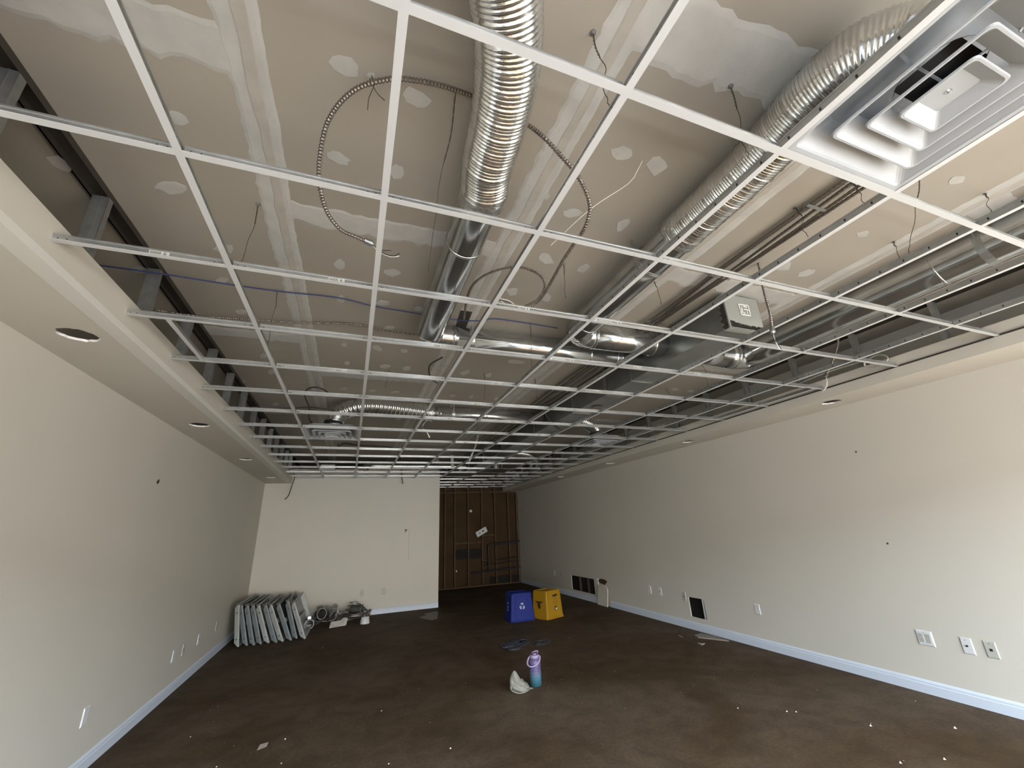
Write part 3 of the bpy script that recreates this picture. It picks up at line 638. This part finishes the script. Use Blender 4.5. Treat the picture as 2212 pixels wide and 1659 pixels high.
# registers and plates in far cells
def lay_in(x, y, label, m='galvd'):
    t = MB(); t.box(-.29,.29,-.29,.29,.003,.010); t.lathe([(.1,.01),(.1,.12)],20)
    tag(t.build('lay_in_panel', M[m], loc=(x,y,ZG)), label, 'panel', 'metal lay-in panels')
lay_in((MX[5]+MX[6])/2, .6283+.61*12.5, 'flat grey lay-in panel with duct collar in the dark far right cells')
lay_in((MX[4]+MX[5])/2-.61*0, .6283+.61*13.5, 'flat grey lay-in panel with duct collar just right of the partition top')
t = empty('junction_box', (-.5,9.0,2.70), label='pale metal box hung above the grid in front of the partition', cat='electrical box')
MB().box(-.13,.13,-.12,.12,0,.13).build('box_body', M['plate'], t, bevel=.004); MB().bar((.05,0,.13),(.09,0,.3),.03,.03).build('box_whip', M['wire'], t)

# ------------------------------------------------------------ far stud wall
wf = struct('wall_far','dark far wall of open wood studs over old brown sheathing','wall')(MB().box(XL-.1,XR+.1,YFAR+.10,YFAR+.13,0,2.55).box(XL-.1,XR+.1,YFAR+.16,YFAR+.2,0,3.2), M['sheath'])
sm_ = MB().box(-.019,.019,0,.089,.04,3.05).mesh('wood_stud', M['wood'])
for x in (2.0,2.33,2.49,2.77,3.16,3.57,3.97,4.39,4.66): place(sm_, 'wood_stud', wf, (x,YFAR,0), (0,0,rnd.uniform(-.03,.03)))
MB().box(XP,XR,YFAR,YFAR+.089,0,.038).build('bottom_plate', M['wood'], wf)
MB().box(XP,XR,YFAR+.01,YFAR+.095,2.50,2.54).build('header', M['wood'], wf)
for (a,b,zz) in ((3.59,3.95,1.30),(2.79,3.55,1.12),(3.59,3.95,.62)): MB().box(a,b,YFAR+.02,YFAR+.08,zz,zz+.038).build('blocking', M['wood'], wf)
MB().box(2.79,3.55,YFAR+.095,YFAR+.10,.72,.98).build('sheathing_hole', M['black'], wf)
MB().box(3.80,4.70,YFAR+.06,YFAR+.10,.04,.22).build('sheathing_hole', M['black'], wf)
pp = empty('drain_pipe', (3.74,YFAR-.03,.40), label='black pipe run bent between the far studs at lower right', cat='pipe')
MB().tube(spline([(0,0,0),(0,0,.5),(.005,0,.62),(.06,0,.66),(.3,0,.68),(.95,0,.71)],.04), .028, 12).build('pipe_body', M['dkpipe'], pp, smooth=True)
MB().tube([(-.55,0,-.06),(0,0,-.02),(.95,0,.02)], .024, 12).build('pipe_body', M['dkpipe'], pp)
MB().tube([(-.2,0,.22),(.95,0,.30)], .012, 8).tube([(-.2,0,.13),(.95,0,.20)], .012, 8).build('thin_pipe', M['dkpipe'], pp)
k = YFAR-.02; c_ = on(1,k,1040,1149)
t = empty('switch_plate', c_, label='large tilted pale plate screwed on a far stud', cat='wall plate'); t.rotation_euler = (0,math.radians(-26),0)
MB().box(-.17,.17,-.02,0,-.075,.075).build('plate_body', M['plate'], t, bevel=.004); MB().box(.02,.075,-.024,-.02,-.015,.02).build('socket', M['wireb'], t); MB().box(-.08,-.05,-.024,-.02,-.02,.015).build('toggle', M['wire'], t)
c_ = on(1,k,1017,1104); tag(MB().lathe([(0,-.02),(.035,-.02),(.04,0),(0,0)],14).build('round_cover', M['plate'], loc=c_, rot=(math.pi/2,0,0)), 'small round pale cover beside a far stud', 'cover')
c_ = on(1,k,986,1234); tag(MB().box(-.014,.014,-.01,0,-.02,.025).build('paper_bit', M['plate'], loc=c_), 'tiny pale paper bit low on the far stud wall', 'scrap')

# ------------------------------------------------------------ wall plates
def wplate(p, side, label, w_=.072, h=.118, kind='data', m='plate'):
    t = empty('wall_plate', p, label=label, cat='wall plate')
    t.rotation_euler = {'L':(0,0,math.pi/2),'R':(0,0,-math.pi/2),'B':(0,0,0)}[side]      # local -y faces the room
    MB().add([(x,y_,z_) for (s_,y_) in ((1,0),(.96,-.004),(.86,-.0065)) for (x,z_) in ((-w_/2*s_,-h/2*s_),(w_/2*s_,-h/2*s_),(w_/2*s_,h/2*s_),(-w_/2*s_,h/2*s_))],
             [(0,1,5,4),(1,2,6,5),(2,3,7,6),(3,0,4,7),(4,5,9,8),(5,6,10,9),(6,7,11,10),(7,4,8,11),(8,9,10,11)]).build('plate_body', M[m], t)
    if kind == 'data': MB().box(-.009,.009,-.0075,-.006,-.010,.008).build('jack', M['wireb'], t)
    if kind == 'quad':
        for sx in (-1,1):
            MB().box(sx*.024-.017,sx*.024+.017,-.0085,-.006,-.034,.034).build('receptacle', M['plateg'], t)
            for sz in (-1,1): MB().box(sx*.024-.008,sx*.024-.006,-.0092,-.0084,sz*.018-.004,sz*.018+.004).box(sx*.024+.006,sx*.024+.008,-.0092,-.0084,sz*.018-.004,sz*.018+.004).build('slot', M['wire'], t)
    if kind == 'coax': MB().lathe([(0,.006),(.007,.006),(.007,0)],10).build('jack', M['wireb'], t, loc=(0,-.006,0), rot=(math.pi/2,0,0))
    MB().lathe([(0,.0012),(.003,.001),(.003,0)],8).build('screw', M['foil'], t, loc=(0,-.0065,h*.36), rot=(math.pi/2,0,0))
    return t
wplate(Vector((XR,2.56,.432)),'R','wide four-socket outlet plate on the right wall nearest the front',.118,.118,'quad')
wplate(Vector((XR,2.285,.43)),'R','data plate with dark round jack right of the four-socket outlet',kind='coax')
wplate(Vector((XR,2.145,.432)),'R','rightmost wall plate with square black jack on the right wall',m='plateg')
wplate(Vector((XR,4.21,.42)),'R','blank plate between the square wall opening and the four-socket outlet',kind='none')
wplate(Vector((XR,5.45,.415)),'R','ivory plate directly beside the square wall opening',m='plateg')
wplate(Vector((XR,5.98,.42)),'R','plate with dark jack left of the square wall opening',kind='coax')
wplate(Vector((XR,6.24,.42)),'R','blank plate furthest left of the group beside the square opening',kind='none')
wplate(Vector((XR,7.86,.40)),'R','plate between the long wall opening and the leaning board',kind='none')
wplate(Vector((XR,9.47,.41)),'R','plate with dark centre left of the long wall opening',m='plateg')
wplate(Vector((XR,9.82,.41)),'R','plate furthest down the right wall in deep shade',kind='none')
wplate(Vector((XL,4.35,.37)),'L','blank plate on the left wall nearest the camera',kind='none')
wplate(Vector((XL,6.0,.37)),'L','second plate from the camera on the left wall',kind='none')
wplate(Vector((XL,6.3,.365)),'L','ivory plate just beyond the second one on the left wall',m='plateg')
wplate(Vector((XL,6.83,.36)),'L','plate with dark jack on the left wall beyond the close pair')
wplate(Vector((XL,7.6,.38)),'L','plate on the left wall nearest the stacked light fixtures',kind='none',m='plateg')
wplate(Vector((.32,YB,.40)),'B','outlet plate with dark centre on the partition left of centre',m='plateg',kind='coax')
wplate(Vector((.74,YB,.40)),'B','beige blank plate on the partition right of the dark-centred one',m='plateg',kind='none')
# marks and chips in the paint
tag(MB().poly([(XL+.002,4.60,2.02),(XL+.002,4.64,2.05),(XL+.002,4.66,2.03),(XL+.002,4.63,2.0)],(-.001,0,0)).build('paint_chip', M['wire']), 'small dark paint chip high on the left wall','mark')
p = on(1,YB-.001,875,1146); tag(MB().poly([p+Vector((0,0,.03)),p+Vector((.05,0,.015)),p+Vector((.02,0,-.02)),p+Vector((0,0,-.05))],(0,.001,0)).build('paint_chip', M['wire']), 'dark torn chip on the partition beside the long scratch','mark')
a,b = on(1,YB-.001,884,1139),on(1,YB-.001,882,1211); tag(MB().bar(a,b,.008,.001,0,Vector((0,1,0))).build('wall_scratch', M['dirtw']), 'long upright scratch on the partition','mark')
for (x_,y_,l) in ((1849,976,'tiny dark nail hole high on the right wall'),(1917,1174,'tiny dark nail hole halfway up the right wall')):
    p = on(0,XR-.001,x_,y_); tag(MB().box(0,.001,-.008,.008,-.008,.008).build('nail_hole', M['wire'], loc=p), l, 'mark')

# framing seen in the wall openings
t = tag(MB().box(0,.07,0,.004,.04,.295).box(0,.002,0,.026,.04,.295).build('steel_stud', M['plate'], loc=(XR+.001,5.088,.127)), 'bright steel stud edge inside the square wall opening','stud')
for yy,l in ((8.29,'right'),(8.63,'left')):
    tag(MB().box(0,.05,0,.012,-.04,.40).build('steel_stud', M['wire'], loc=(XR+.014,yy,.10)), 'dim steel stud inside the long wall opening, the %s one'%l,'stud')
tag(MB().add([(0,0,0),(0,.34,0),(0,.34,.345),(0,.10,.36),(0,.03,.33),(0,0,.30),(.016,0,0),(.016,.34,0),(.016,.34,.345),(.016,.10,.36),(.016,.03,.33),(.016,0,.30)],
    [(0,1,2,3,4,5),(6,7,8,9,10,11)]+[(k,(k+1)%6,(k+1)%6+6,k+6) for k in range(6)]).build('leaning_board', M['wall'], loc=(XR-.075,7.48,.002), rot=(0,math.radians(8),0)), 'cut drywall piece leaning on the right wall behind the bins','board')
tag(MB().poly([(XR-.0015,7.60,.36),(XR-.0015,7.50,.43),(XR-.0015,7.60,.46),(XR-.0015,7.75,.46),(XR-.0015,7.83,.42),(XR-.0015,7.78,.38)],(-.001,0,0)).build('torn_patch', M['sheath']), 'torn brown patch in the wall above the leaning board','mark')

# ------------------------------------------------------------ stacked light fixtures
tro = MB()
W_, Hh, Dp = 1.2, .60, .085      # long side along y, height, thickness
# body pan (thickness along x): rim at x=0, narrower back at x=-Dp
o_ = [(0,0,0),(0,W_,0),(0,W_,Hh),(0,0,Hh)]; i_ = [(0,.02,.02),(0,W_-.02,.02),(0,W_-.02,Hh-.02),(0,.02,Hh-.02)]
bk = [(-Dp,.03,.06),(-Dp,W_-.03,.06),(-Dp,W_-.03,Hh-.06),(-Dp,.03,Hh-.06)]; bi = [(-Dp+.004,.034,.064),(-Dp+.004,W_-.034,.064),(-Dp+.004,W_-.034,Hh-.064),(-Dp+.004,.034,Hh-.064)]
o2 = [(-.022,0,0),(-.022,W_,0),(-.022,W_,Hh),(-.022,0,Hh)]
tro.add(o_+i_+bk+bi+o2, [(k,(k+1)%4,(k+1)%4+4,k+4) for k in range(4)]+[(k+4,(k+1)%4+4,(k+1)%4+12,k+12) for k in range(4)]+[(12,13,14,15),(8,9,10,11)]+[(k,(k+1)%4,(k+1)%4+16,k+16) for k in range(4)]+[(k+16,(k+1)%4+16,(k+1)%4+8,k+8) for k in range(4)])
tme = {k: tro.mesh('housing', M[k]) for k in ('panel','panelw')}
bal = MB().box(-.05,-.02,.2,.9,.27,.33).mesh('ballast_cover', M['panelw']); clp = MB().box(-.055,-.03,-.006,0,.10,.112).box(-.055,-.03,-.006,0,.47,.482).box(-.06,.004,-.004,.0,Hh-.02,Hh+.012).mesh('end_clip', M['wire'])
ST = [(508,1400,500,1312,'panelw'),(527,1399,516,1310,'panel'),(543,1394,530,1308,'panel'),(557,1398,541,1310,'panel'),(574,1396,553,1311,'panelw'),(591,1393,568,1309,'panel'),
      (605,1392,580,1312,'panelw'),(623,1388,597,1308,'panel'),(636,1378,616,1286,'panel'),(653,1384,630,1305,'panelw')]
ordn = ('first','second','third','fourth','fifth','sixth','seventh','eighth','ninth','tenth')
for k,(bx,by,tx,ty,mm) in enumerate(ST):
    yy = 8.0 + (.12 if k == 8 else 0) + .02*math.sin(k*2.1)
    b = on(1,yy,bx,by); a = on(1,yy,tx,ty); ang = math.atan2(a.x-b.x, a.z-b.z)
    b.x += .045
    t = empty('light_fixture', (b.x,yy,.008), label='%s troffer light housing from the left wall in the leaning stack%s'%(ordn[k], ', pale end' if mm=='panelw' else ''), cat='light fixture', group='troffer light housings stacked on edge')
    t.rotation_euler = (0,max(ang,-.42)*(.55 if k==0 else 1),rnd.uniform(-.03,.03)); t.scale = (.80,.98,.98)
    place(tme[mm],'housing',t,(0,0,0)); place(bal,'ballast_cover',t,(0,0,0)); place(clp,'end_clip',t,(0,0,0))

# ------------------------------------------------------------ junk pile by the partition
def can(loc, rot, r, L, label, m='dirty'):
    t = empty('recessed_can_light', loc, label=label, cat='light can', group='old recessed light cans in the junk pile'); t.rotation_euler = rot
    MB().lathe([(r*.3,0),(r*.96,0),(r,.01),(r,L),(r+.012,L),(r+.012,L+.004),(r-.002,L+.004),(r-.004,.012),(.01,.012)],24).build('can_body', M[m], t, smooth=False)
    k = MB(); k.lathe([(r+.004,L+.002),(r+.014,L+.002),(r+.014,L+.008),(r+.004,L+.008),(r+.004,L+.002)],24); k.build('trim_ring', M['dirtw'], t)
    MB().box(-r*.4,r*.4,r,r+.05,.03,.10).build('wiring_box', M['stud'], t)
can((-.28,8.95,.19),(math.radians(82),0,math.radians(-25)),.075,.16,'dark light can on top of the junk pile with open round end facing out')
can((-.42,9.12,.15),(math.radians(70),0,math.radians(40)),.085,.17,'green-grey light can at the left of the junk pile')
can((.13,9.12,.19),(math.radians(95),0,math.radians(75)),.08,.2,'dark light can lying at the right of the junk pile')
can((-.05,8.85,.09),(math.radians(60),math.radians(10),math.radians(-60)),.07,.14,'half-buried light can at the front of the junk pile')
can((-.55,8.80,.08),(math.radians(85),0,math.radians(10)),.065,.13,'blackened light can between the pile and the stacked fixtures')
for k,(c0,rr,nn,lab,mm) in enumerate((((-.10,8.9,.03),.20,3.1,'dark cable coil sprawled through the junk pile','wire'),((.20,9.0,.05),.22,2.2,'grey armoured cable coil at the right of the junk pile','armor'),((-.42,8.85,.03),.14,2.6,'black cord coil at the left of the junk pile','wireb'))):
    P = []; r4 = random.Random(k)
    for j in range(70):
        a = j/70*2*math.pi*nn; q = rr*(1+.25*noise.noise(Vector((j*.12,k,0)))); P.append(Vector((q*math.cos(a)*1.25, q*.7*math.sin(a), .015+.11*abs(noise.noise(Vector((j*.15,k+4,1))))+.0012*j)))
    tag(MB().tube(P,.010,6).build('coiled_cable', M[mm], loc=c0, smooth=True), lab, 'cable', 'tangled cables in the junk pile')
for k,(a,b,lab) in enumerate((((-.62,8.85,.10),(.12,8.78,.075),'flat bar lying across the front of the junk pile'),((-.36,8.9,.30),(.05,8.95,.16),'thin rod poking up at the top left of the junk pile'),((-.1,8.8,.04),(.45,8.95,.09),'thin rod at the lower right of the junk pile'))):
    a = Vector(a); b = Vector(b); tag(MB().bar((0,0,0),b-a,.028 if k==0 else .010,.006).build('metal_bar', M['stud' if k==0 else 'wire'], loc=a), lab, 'bar', 'loose bars in the junk pile')
P = [Vector((.10,9.2,.30)),Vector((.25,9.2,.27)),Vector((.38,9.2,.18)),Vector((.47,9.2,.03))]
for k in range(3): tag(MB().tube(spline([p+Vector((-.03*k,-.05*k,-.05*k if i<3 else 0)) for i,p in enumerate(P)],.04),.007,6).build('bent_wire', M['wire']), '%s springy wire arching down at the right of the junk pile'%('topmost','middle','lowest')[k], 'wire', 'springy wires at the pile')
def scrap(loc, pts, label, m='paper', h=.004, name='paper_scrap', cat='paper', rz=0):
    me = MB().poly([(x,y_,0) for x,y_ in pts],(0,0,h)); return tag(me.build(name, M[m], loc=loc, rot=(0,0,rz)), label, cat)
# bent white sheet in front of the pile
b_ = on(1,8.62,725,1350); tag(MB().add([(-.10,0,0),(.17,0,.015),(.19,.02,.12),(.12,.02,.14),(.08,.02,.10),(-.08,.03,.09),(-.10,.012,0),(.17,.012,.015),(.19,.032,.12),(.12,.032,.14),(.08,.032,.10),(-.08,.042,.09)],
    [(0,1,2,3,4,5),(6,7,8,9,10,11)]+[(k,(k+1)%6,(k+1)%6+6,k+6) for k in range(6)]).build('cardboard_piece', M['dirtw'], loc=(b_.x,8.62,.003)), 'torn pale cardboard piece propped in front of the junk pile','cardboard')
tag(MB().add([(-.06,0,0),(.0,-.02,.05),(.05,.0,.03),(.06,.03,.08),(0,.05,.11),(-.04,.04,.06)],[(0,1,5),(1,4,5),(1,2,3,4)]).build('crumpled_paper', M['plate'], loc=(-.08,8.80,.14)), 'crumpled bright white paper on the junk pile','paper')
tag(MB().lathe([(0,.0),(.062,0),(.06,.01),(.05,.08),(.045,.12),(.043,.12),(.04,.05)],20).build('round_cover', M['dirtw'], loc=(-.17,9.2,.20), rot=(math.radians(50),0,.3)), 'pale round reflector on top of the junk pile','cover')
cp = on(2,0,788,1347); t = empty('white_cup', (cp.x,cp.y,.002), label='white plastic tub standing right of the junk pile', cat='tub'); t.scale = (.8,.8,.85)
MB().lathe([(0,0),(.100,0),(.102,.006),(.083,.118),(.080,.120),(.078,.116),(.094,.01),(0,.008)],24).build('tub_body', M['plate'], t, smooth=True)
MB().tube([(.03,.03,.11),(.035,.03,.17),(.045,.035,.215)],.006,6).build('stub', M['wire'], t)

# ------------------------------------------------------------ recycling bins (upside down)
def binn(name, label, loc, rz, wb, db, h, m, tw=.74):
    t = empty(name, loc, rz=rz, label=label, cat='bin')
    def rs(fx, fy, z, rc=.03):
        P = rsq(1,z,.12,5); return [(p[0]*wb/2*fx, p[1]*db/2*fy, z) for p in P]
    mb = MB(); loft(mb, [rs(1.0,1.0,0),rs(1.0,1.0,.022),rs(.965,.965,.024),rs(.95,.95,.06),rs(tw+.02,tw+.02,h-.03),rs(tw,tw,h-.012),rs(tw-.05,tw-.05,h)], cap=False)
    loft(mb, [rs(tw-.05,tw-.05,h),rs(tw-.14,tw-.14,h-.004),rs(tw-.16,tw-.16,h-.014)], cap=True)
    mb.build('bin_shell', M[m], t, bevel=0)
    return t
def face_pt(wb, db, h, tw, side, u, v, off=.004):
    """u across (-1..1), v up (0..1) on a sloping bin side; side 'f' (local -y) or 'l' (local -x)"""
    k = (.95+(tw+.02-.95)*v)
    if side == 'f': return Vector((u*wb/2*k, -db/2*k-off, v*h))
    return Vector((-wb/2*k-off, u*db/2*k, v*h))
def recycle(t, wb, db, h, tw, side, u0, v0, s, m):
    mb = MB()
    for k in range(3):
        a0 = 2*math.pi*k/3 + math.pi/2
        P = [(math.cos(a0+d_)*r_, math.sin(a0+d_)*r_) for d_,r_ in ((-.75,.9),(-.35,1.0),(.0,1.05),(.35,1.0),(.62,.85))]
        Q = [face_pt(wb,db,h,tw,side,u0+x*s/(wb/2 if side=='f' else db/2),v0+y_*s/h) for x,y_ in P]
        for a,b in zip(Q,Q[1:]): mb.bar(a,b,.012,.002,0,Vector((0,1,0)) if side=='f' else Vector((1,0,0)))
        P = [(math.cos(a0+d_)*r_, math.sin(a0+d_)*r_) for d_,r_ in ((-.6,.45),(0,.62),(.45,.45))]
        Q = [face_pt(wb,db,h,tw,side,u0+x*s/(wb/2 if side=='f' else db/2),v0+y_*s/h) for x,y_ in P]
        for a,b in zip(Q,Q[1:]): mb.bar(a,b,.008,.002,0,Vector((0,1,0)) if side=='f' else Vector((1,0,0)))
    mb.build('recycling_mark', M[m], t)
B1 = (.45,.40,.43)
tb = binn('recycling_bin','upturned blue plastic recycling bin with pale recycling mark',(2.85,7.44,.001),math.radians(-3),*B1,'binb',tw=.80)
recycle(tb,*B1,.80,'f',.0,.52,.045,'markw')
pan = MB(); 
for u in (-.55,.55):
    a,b = face_pt(*B1,.80,'f',u,.12,.002),face_pt(*B1,.80,'f',u,.86,.002); pan.bar(a,b,.02,.008,0,Vector((0,1,0)))
a,b = face_pt(*B1,.80,'f',-.55,.86,.002),face_pt(*B1,.80,'f',.55,.86,.002); pan.bar(a,b,.02,.008,0,Vector((0,1,0)))
pan.build('side_rib', M['binb'], tb, bevel=.003)
m_ = MB(); 
for v in (.35,.45,.58): m_.bar(face_pt(*B1,.80,'l',-.1,v),face_pt(*B1,.80,'l',-.1,v+.07),.04,.002,0,Vector((1,0,0)))
m_.build('side_print', M['markw'], tb)
B2 = (.42,.38,.43)
ty_ = binn('recycling_bin','upturned yellow plastic recycling bin with dark slot',(3.34,7.33,.001),math.radians(21),*B2,'biny',tw=.84)
ty = ty_
Q = lambda u,v,side='f',off=.004: face_pt(*B2,.84,side,u,v,off)
MB().bar(Q(-.15,.80),Q(.45,.82),.030,.004,0,Vector((0,1,0))).build('hand_slot', M['wireb'], ty)
recycle(ty,*B2,.84,'f',.12,.60,.048,'marky')
MB().bar(Q(.0,.34),Q(.28,.36),.06,.003,0,Vector((0,1,0))).build('sticker', M['markd'], ty); MB().bar(Q(.08,.325,'f',.007),Q(.26,.34,'f',.007),.03,.002,0,Vector((0,1,0))).build('sticker_panel', M['markw'], ty)
MB().poly([Q(.55,.62,'l'),Q(-.5,.62,'l'),Q(-.42,.57,'l'),Q(-.12,.56,'l'),Q(-.18,.42,'l'),Q(0,.33,'l'),Q(.22,.42,'l'),Q(.25,.56,'l'),Q(.48,.57,'l')],(-.001,0,0)).build('side_print', M['markd'], ty)
MB().bar(Q(-.85,.06),Q(-.78,.93),.022,.008,0,Vector((0,1,0))).bar(Q(.85,.06),Q(.8,.93),.02,.008,0,Vector((0,1,0))).build('side_rib', M['biny'], ty, bevel=.003)

# ------------------------------------------------------------ bottle and hat
bp_ = on(2,0,1152,1485); t = empty('water_bottle', (bp_.x,bp_.y+.04,.0), label='tall purple to teal water bottle with lavender carry lid', cat='bottle'); t.location.x += .045; t.scale = (1.12,1.12,.80)
R_ = .052
MB().lathe([(0,0),(R_-.006,0),(R_,.006),(R_,.255),(R_-.004,.275),(R_-.014,.290),(.030,.298),(.030,.31),(0,.31)],28).build('bottle_body', M['bottle'], t, smooth=True)
MB().lathe([(.034,.292),(.040,.296),(.042,.318),(.040,.330),(0,.331)],24).build('lid_collar', M['lav'], t, smooth=True)
MB().lathe([(.030,.330),(.031,.352),(.027,.358),(0,.359)],20).build('lid', M['lavd'], t, smooth=True)
MB().tube(spline([(.040,0,.315),(.050,-.01,.30),(.02,-.045,.255),(-.045,-.055,.225),(-.075,-.03,.235),(-.07,.0,.265),(-.045,.02,.30),(-.038,.01,.315)],.01), .0075, 8).build('carry_strap', M['lav'], t, smooth=True)
MB().tube(spline([(.028,0,.340),(.033,-.01,.362),(.02,-.02,.374),(-.01,-.02,.372),(-.026,-.008,.352)],.01), .0055, 8).build('spout_loop', M['lav'], t, smooth=True)
rb = MB()
for k in range(5): rb.lathe([(R_+.0002,.11+k*.032),(R_+.0022,.114+k*.032),(R_+.0002,.118+k*.032)],28)
rb.build('grip_ring', M['bottle'], t, smooth=True)
hp = on(2,0,1120,1497); t = empty('cloth_hat', (hp.x,hp.y+.05,.0), label='crumpled cream cloth hat lying left of the bottle', cat='hat'); t.location.x += .03; t.scale = (.82,.85,.70)
bm = bmesh.new(); bmesh.ops.create_icosphere(bm, subdivisions=4, radius=1)
for v in bm.verts:
    c = v.co; x,y_,z_ = c.x*.115, c.y*.085, max(c.z,-.55)*.092+.052
    pk = max(0,1-((c.x+.55)**2+(c.y-.1)**2)*2.2)*max(0,c.z); z_ += pk*.115; x -= pk*.02
    fold = .010*math.sin(c.x*6+c.y*3+c.z*3); z_ += fold*max(0,c.z+.2); y_ += .012*math.sin(c.z*7+c.x*4)
    if c.x > .5: z_ *= .72
    v.co = (x, y_, max(z_,.002))
me = bpy.data.meshes.new('crown'); bm.to_mesh(me); bm.free(); me.materials.append(M['hat']); me.polygons.foreach_set('use_smooth',[True]*len(me.polygons))
place(me,'crown',t,(0,0,0),(0,0,-.2))
MB().add([(.07,-.05,.02),(.10,-.055,.012),(.175,-.03,.006),(.18,-.02,.006),(.11,.01,.02),(.075,.02,.05),(.08,-.045,.028),(.15,-.025,.014),(.10,.008,.03)],[(0,1,2,3,7,6),(6,7,3,4,8),(8,4,5),(0,6,8,5,4,3,2,1)]).build('brim', M['hat'], t)
MB().tube(spline([(-.11,-.03,.10),(-.12,-.05,.05),(-.07,-.085,.015),(0,-.095,.008),(.07,-.075,.012),(.10,-.05,.02)],.01), .007, 8).build('seam_roll', M['hat'], t, smooth=True)

# tangle of dark cord behind the bottle
def tangle(loc, sx, sy, n, turns, label, sd, r=.007, m='tangle'):
    P = []
    for j in range(n):
        a = j/n*2*math.pi*turns; q = .35+.65*abs(noise.noise(Vector((j*.09,sd,0))))*1.4
        P.append(Vector((sx*q*math.cos(a)+.3*sx*noise.noise(Vector((j*.05,sd,3))), sy*q*math.sin(a*1.07), .008+.03*abs(noise.noise(Vector((j*.2,sd,9)))))))
    return tag(MB().tube(spline(P,.02),r,6).build('tangled_cord', M[m], loc=loc, smooth=True), label, 'cord')
c_ = on(2,0,1105,1394); tangle((c_.x,c_.y,0),.30,.20,60,7,'main tangle of dark cord on the floor behind the bottle',2.3,.009)
c_ = on(2,0,1112,1402); tangle((c_.x,c_.y,0),.12,.09,36,5,'dense dark knot of cord in front of the main tangle',5.1,.011)
c_ = on(2,0,1172,1390); tangle((c_.x,c_.y,0),.22,.13,22,2.2,'thin loose cord loops right of the main tangle',8.7,.005)

# floor scraps
Q = [on(2,0,x,y_) for x,y_ in ((946,1320),(915,1326),(924,1328),(904,1334),(932,1340),(945,1336))]
scrap((0,0,.0005),[(q.x,q.y) for q in Q],'flat notched brown paper sheet on the floor by the partition corner',h=.002)
a = on(2,0,567,1613); tag(MB().add([(-.03,-.05,0),(.03,-.02,.001),(.035,.03,.012),(.01,.05,.002),(-.02,.01,.014)],[(0,1,4),(1,2,4),(2,3,4),(0,4,3)]).build('folded_leaflet', M['paper'], loc=a), 'small folded leaflet on the floor at lower left','paper')
Q = [on(2,0,x,y_) for x,y_ in ((1500,1374),(1515,1370),(1545,1376),(1575,1386),(1540,1382),(1508,1378))]
scrap((0,0,.0005),[(q.x,q.y) for q in Q],'pale torn strip beside the right baseboard',h=.012)
Q = [on(2,0,x,y_) for x,y_ in ((1507,1390),(1523,1391),(1516,1394))]; scrap((0,0,.0005),[(q.x,q.y) for q in Q],'small curled paper sliver near the right baseboard strip',h=.006,m='dirtw')
Q = [on(2,0,x,y_) for x,y_ in ((1465,1373),(1476,1378),(1472,1375))]; scrap((0,0,.0005),[(q.x,q.y) for q in Q],'tiny paper sliver left of the right baseboard strip',h=.006,m='dirtw')
cr_ = MB(); r5 = random.Random(11)
for k in range(170):
    x,y_ = r5.uniform(XL+.1,XR-.1), r5.uniform(.9,8) ; s_ = r5.uniform(.0016,.0042)*(1.6 if r5.random()>.9 else 1)
    cr_.add([(x-s_,y_,0),(x,y_-s_,0),(x+s_,y_+s_*.3,0),(x,y_+s_,0),(x,y_,s_)],[(0,1,4),(1,2,4),(2,3,4),(3,0,4)])
for (px,py,s_) in ((1881,1568,.011),(2063,1573,.012),(1594,1530,.007),(824,1536,.007),(973,1617,.008),(616,1597,.007),(1700,1537,.009),(1945,1648,.010),(2040,1640,.010),(1720,1538,.008)):
    q = on(2,0,px,py); cr_.add([(q.x-s_,q.y,0),(q.x,q.y-s_,0),(q.x+s_,q.y+s_*.3,0),(q.x,q.y+s_,0),(q.x,q.y,s_)],[(0,1,4),(1,2,4),(2,3,4),(3,0,4)])
tag(cr_.build('floor_crumbs', M['crumb']), 'scattered pale plaster crumbs across the brown floor','debris',kind='stuff')
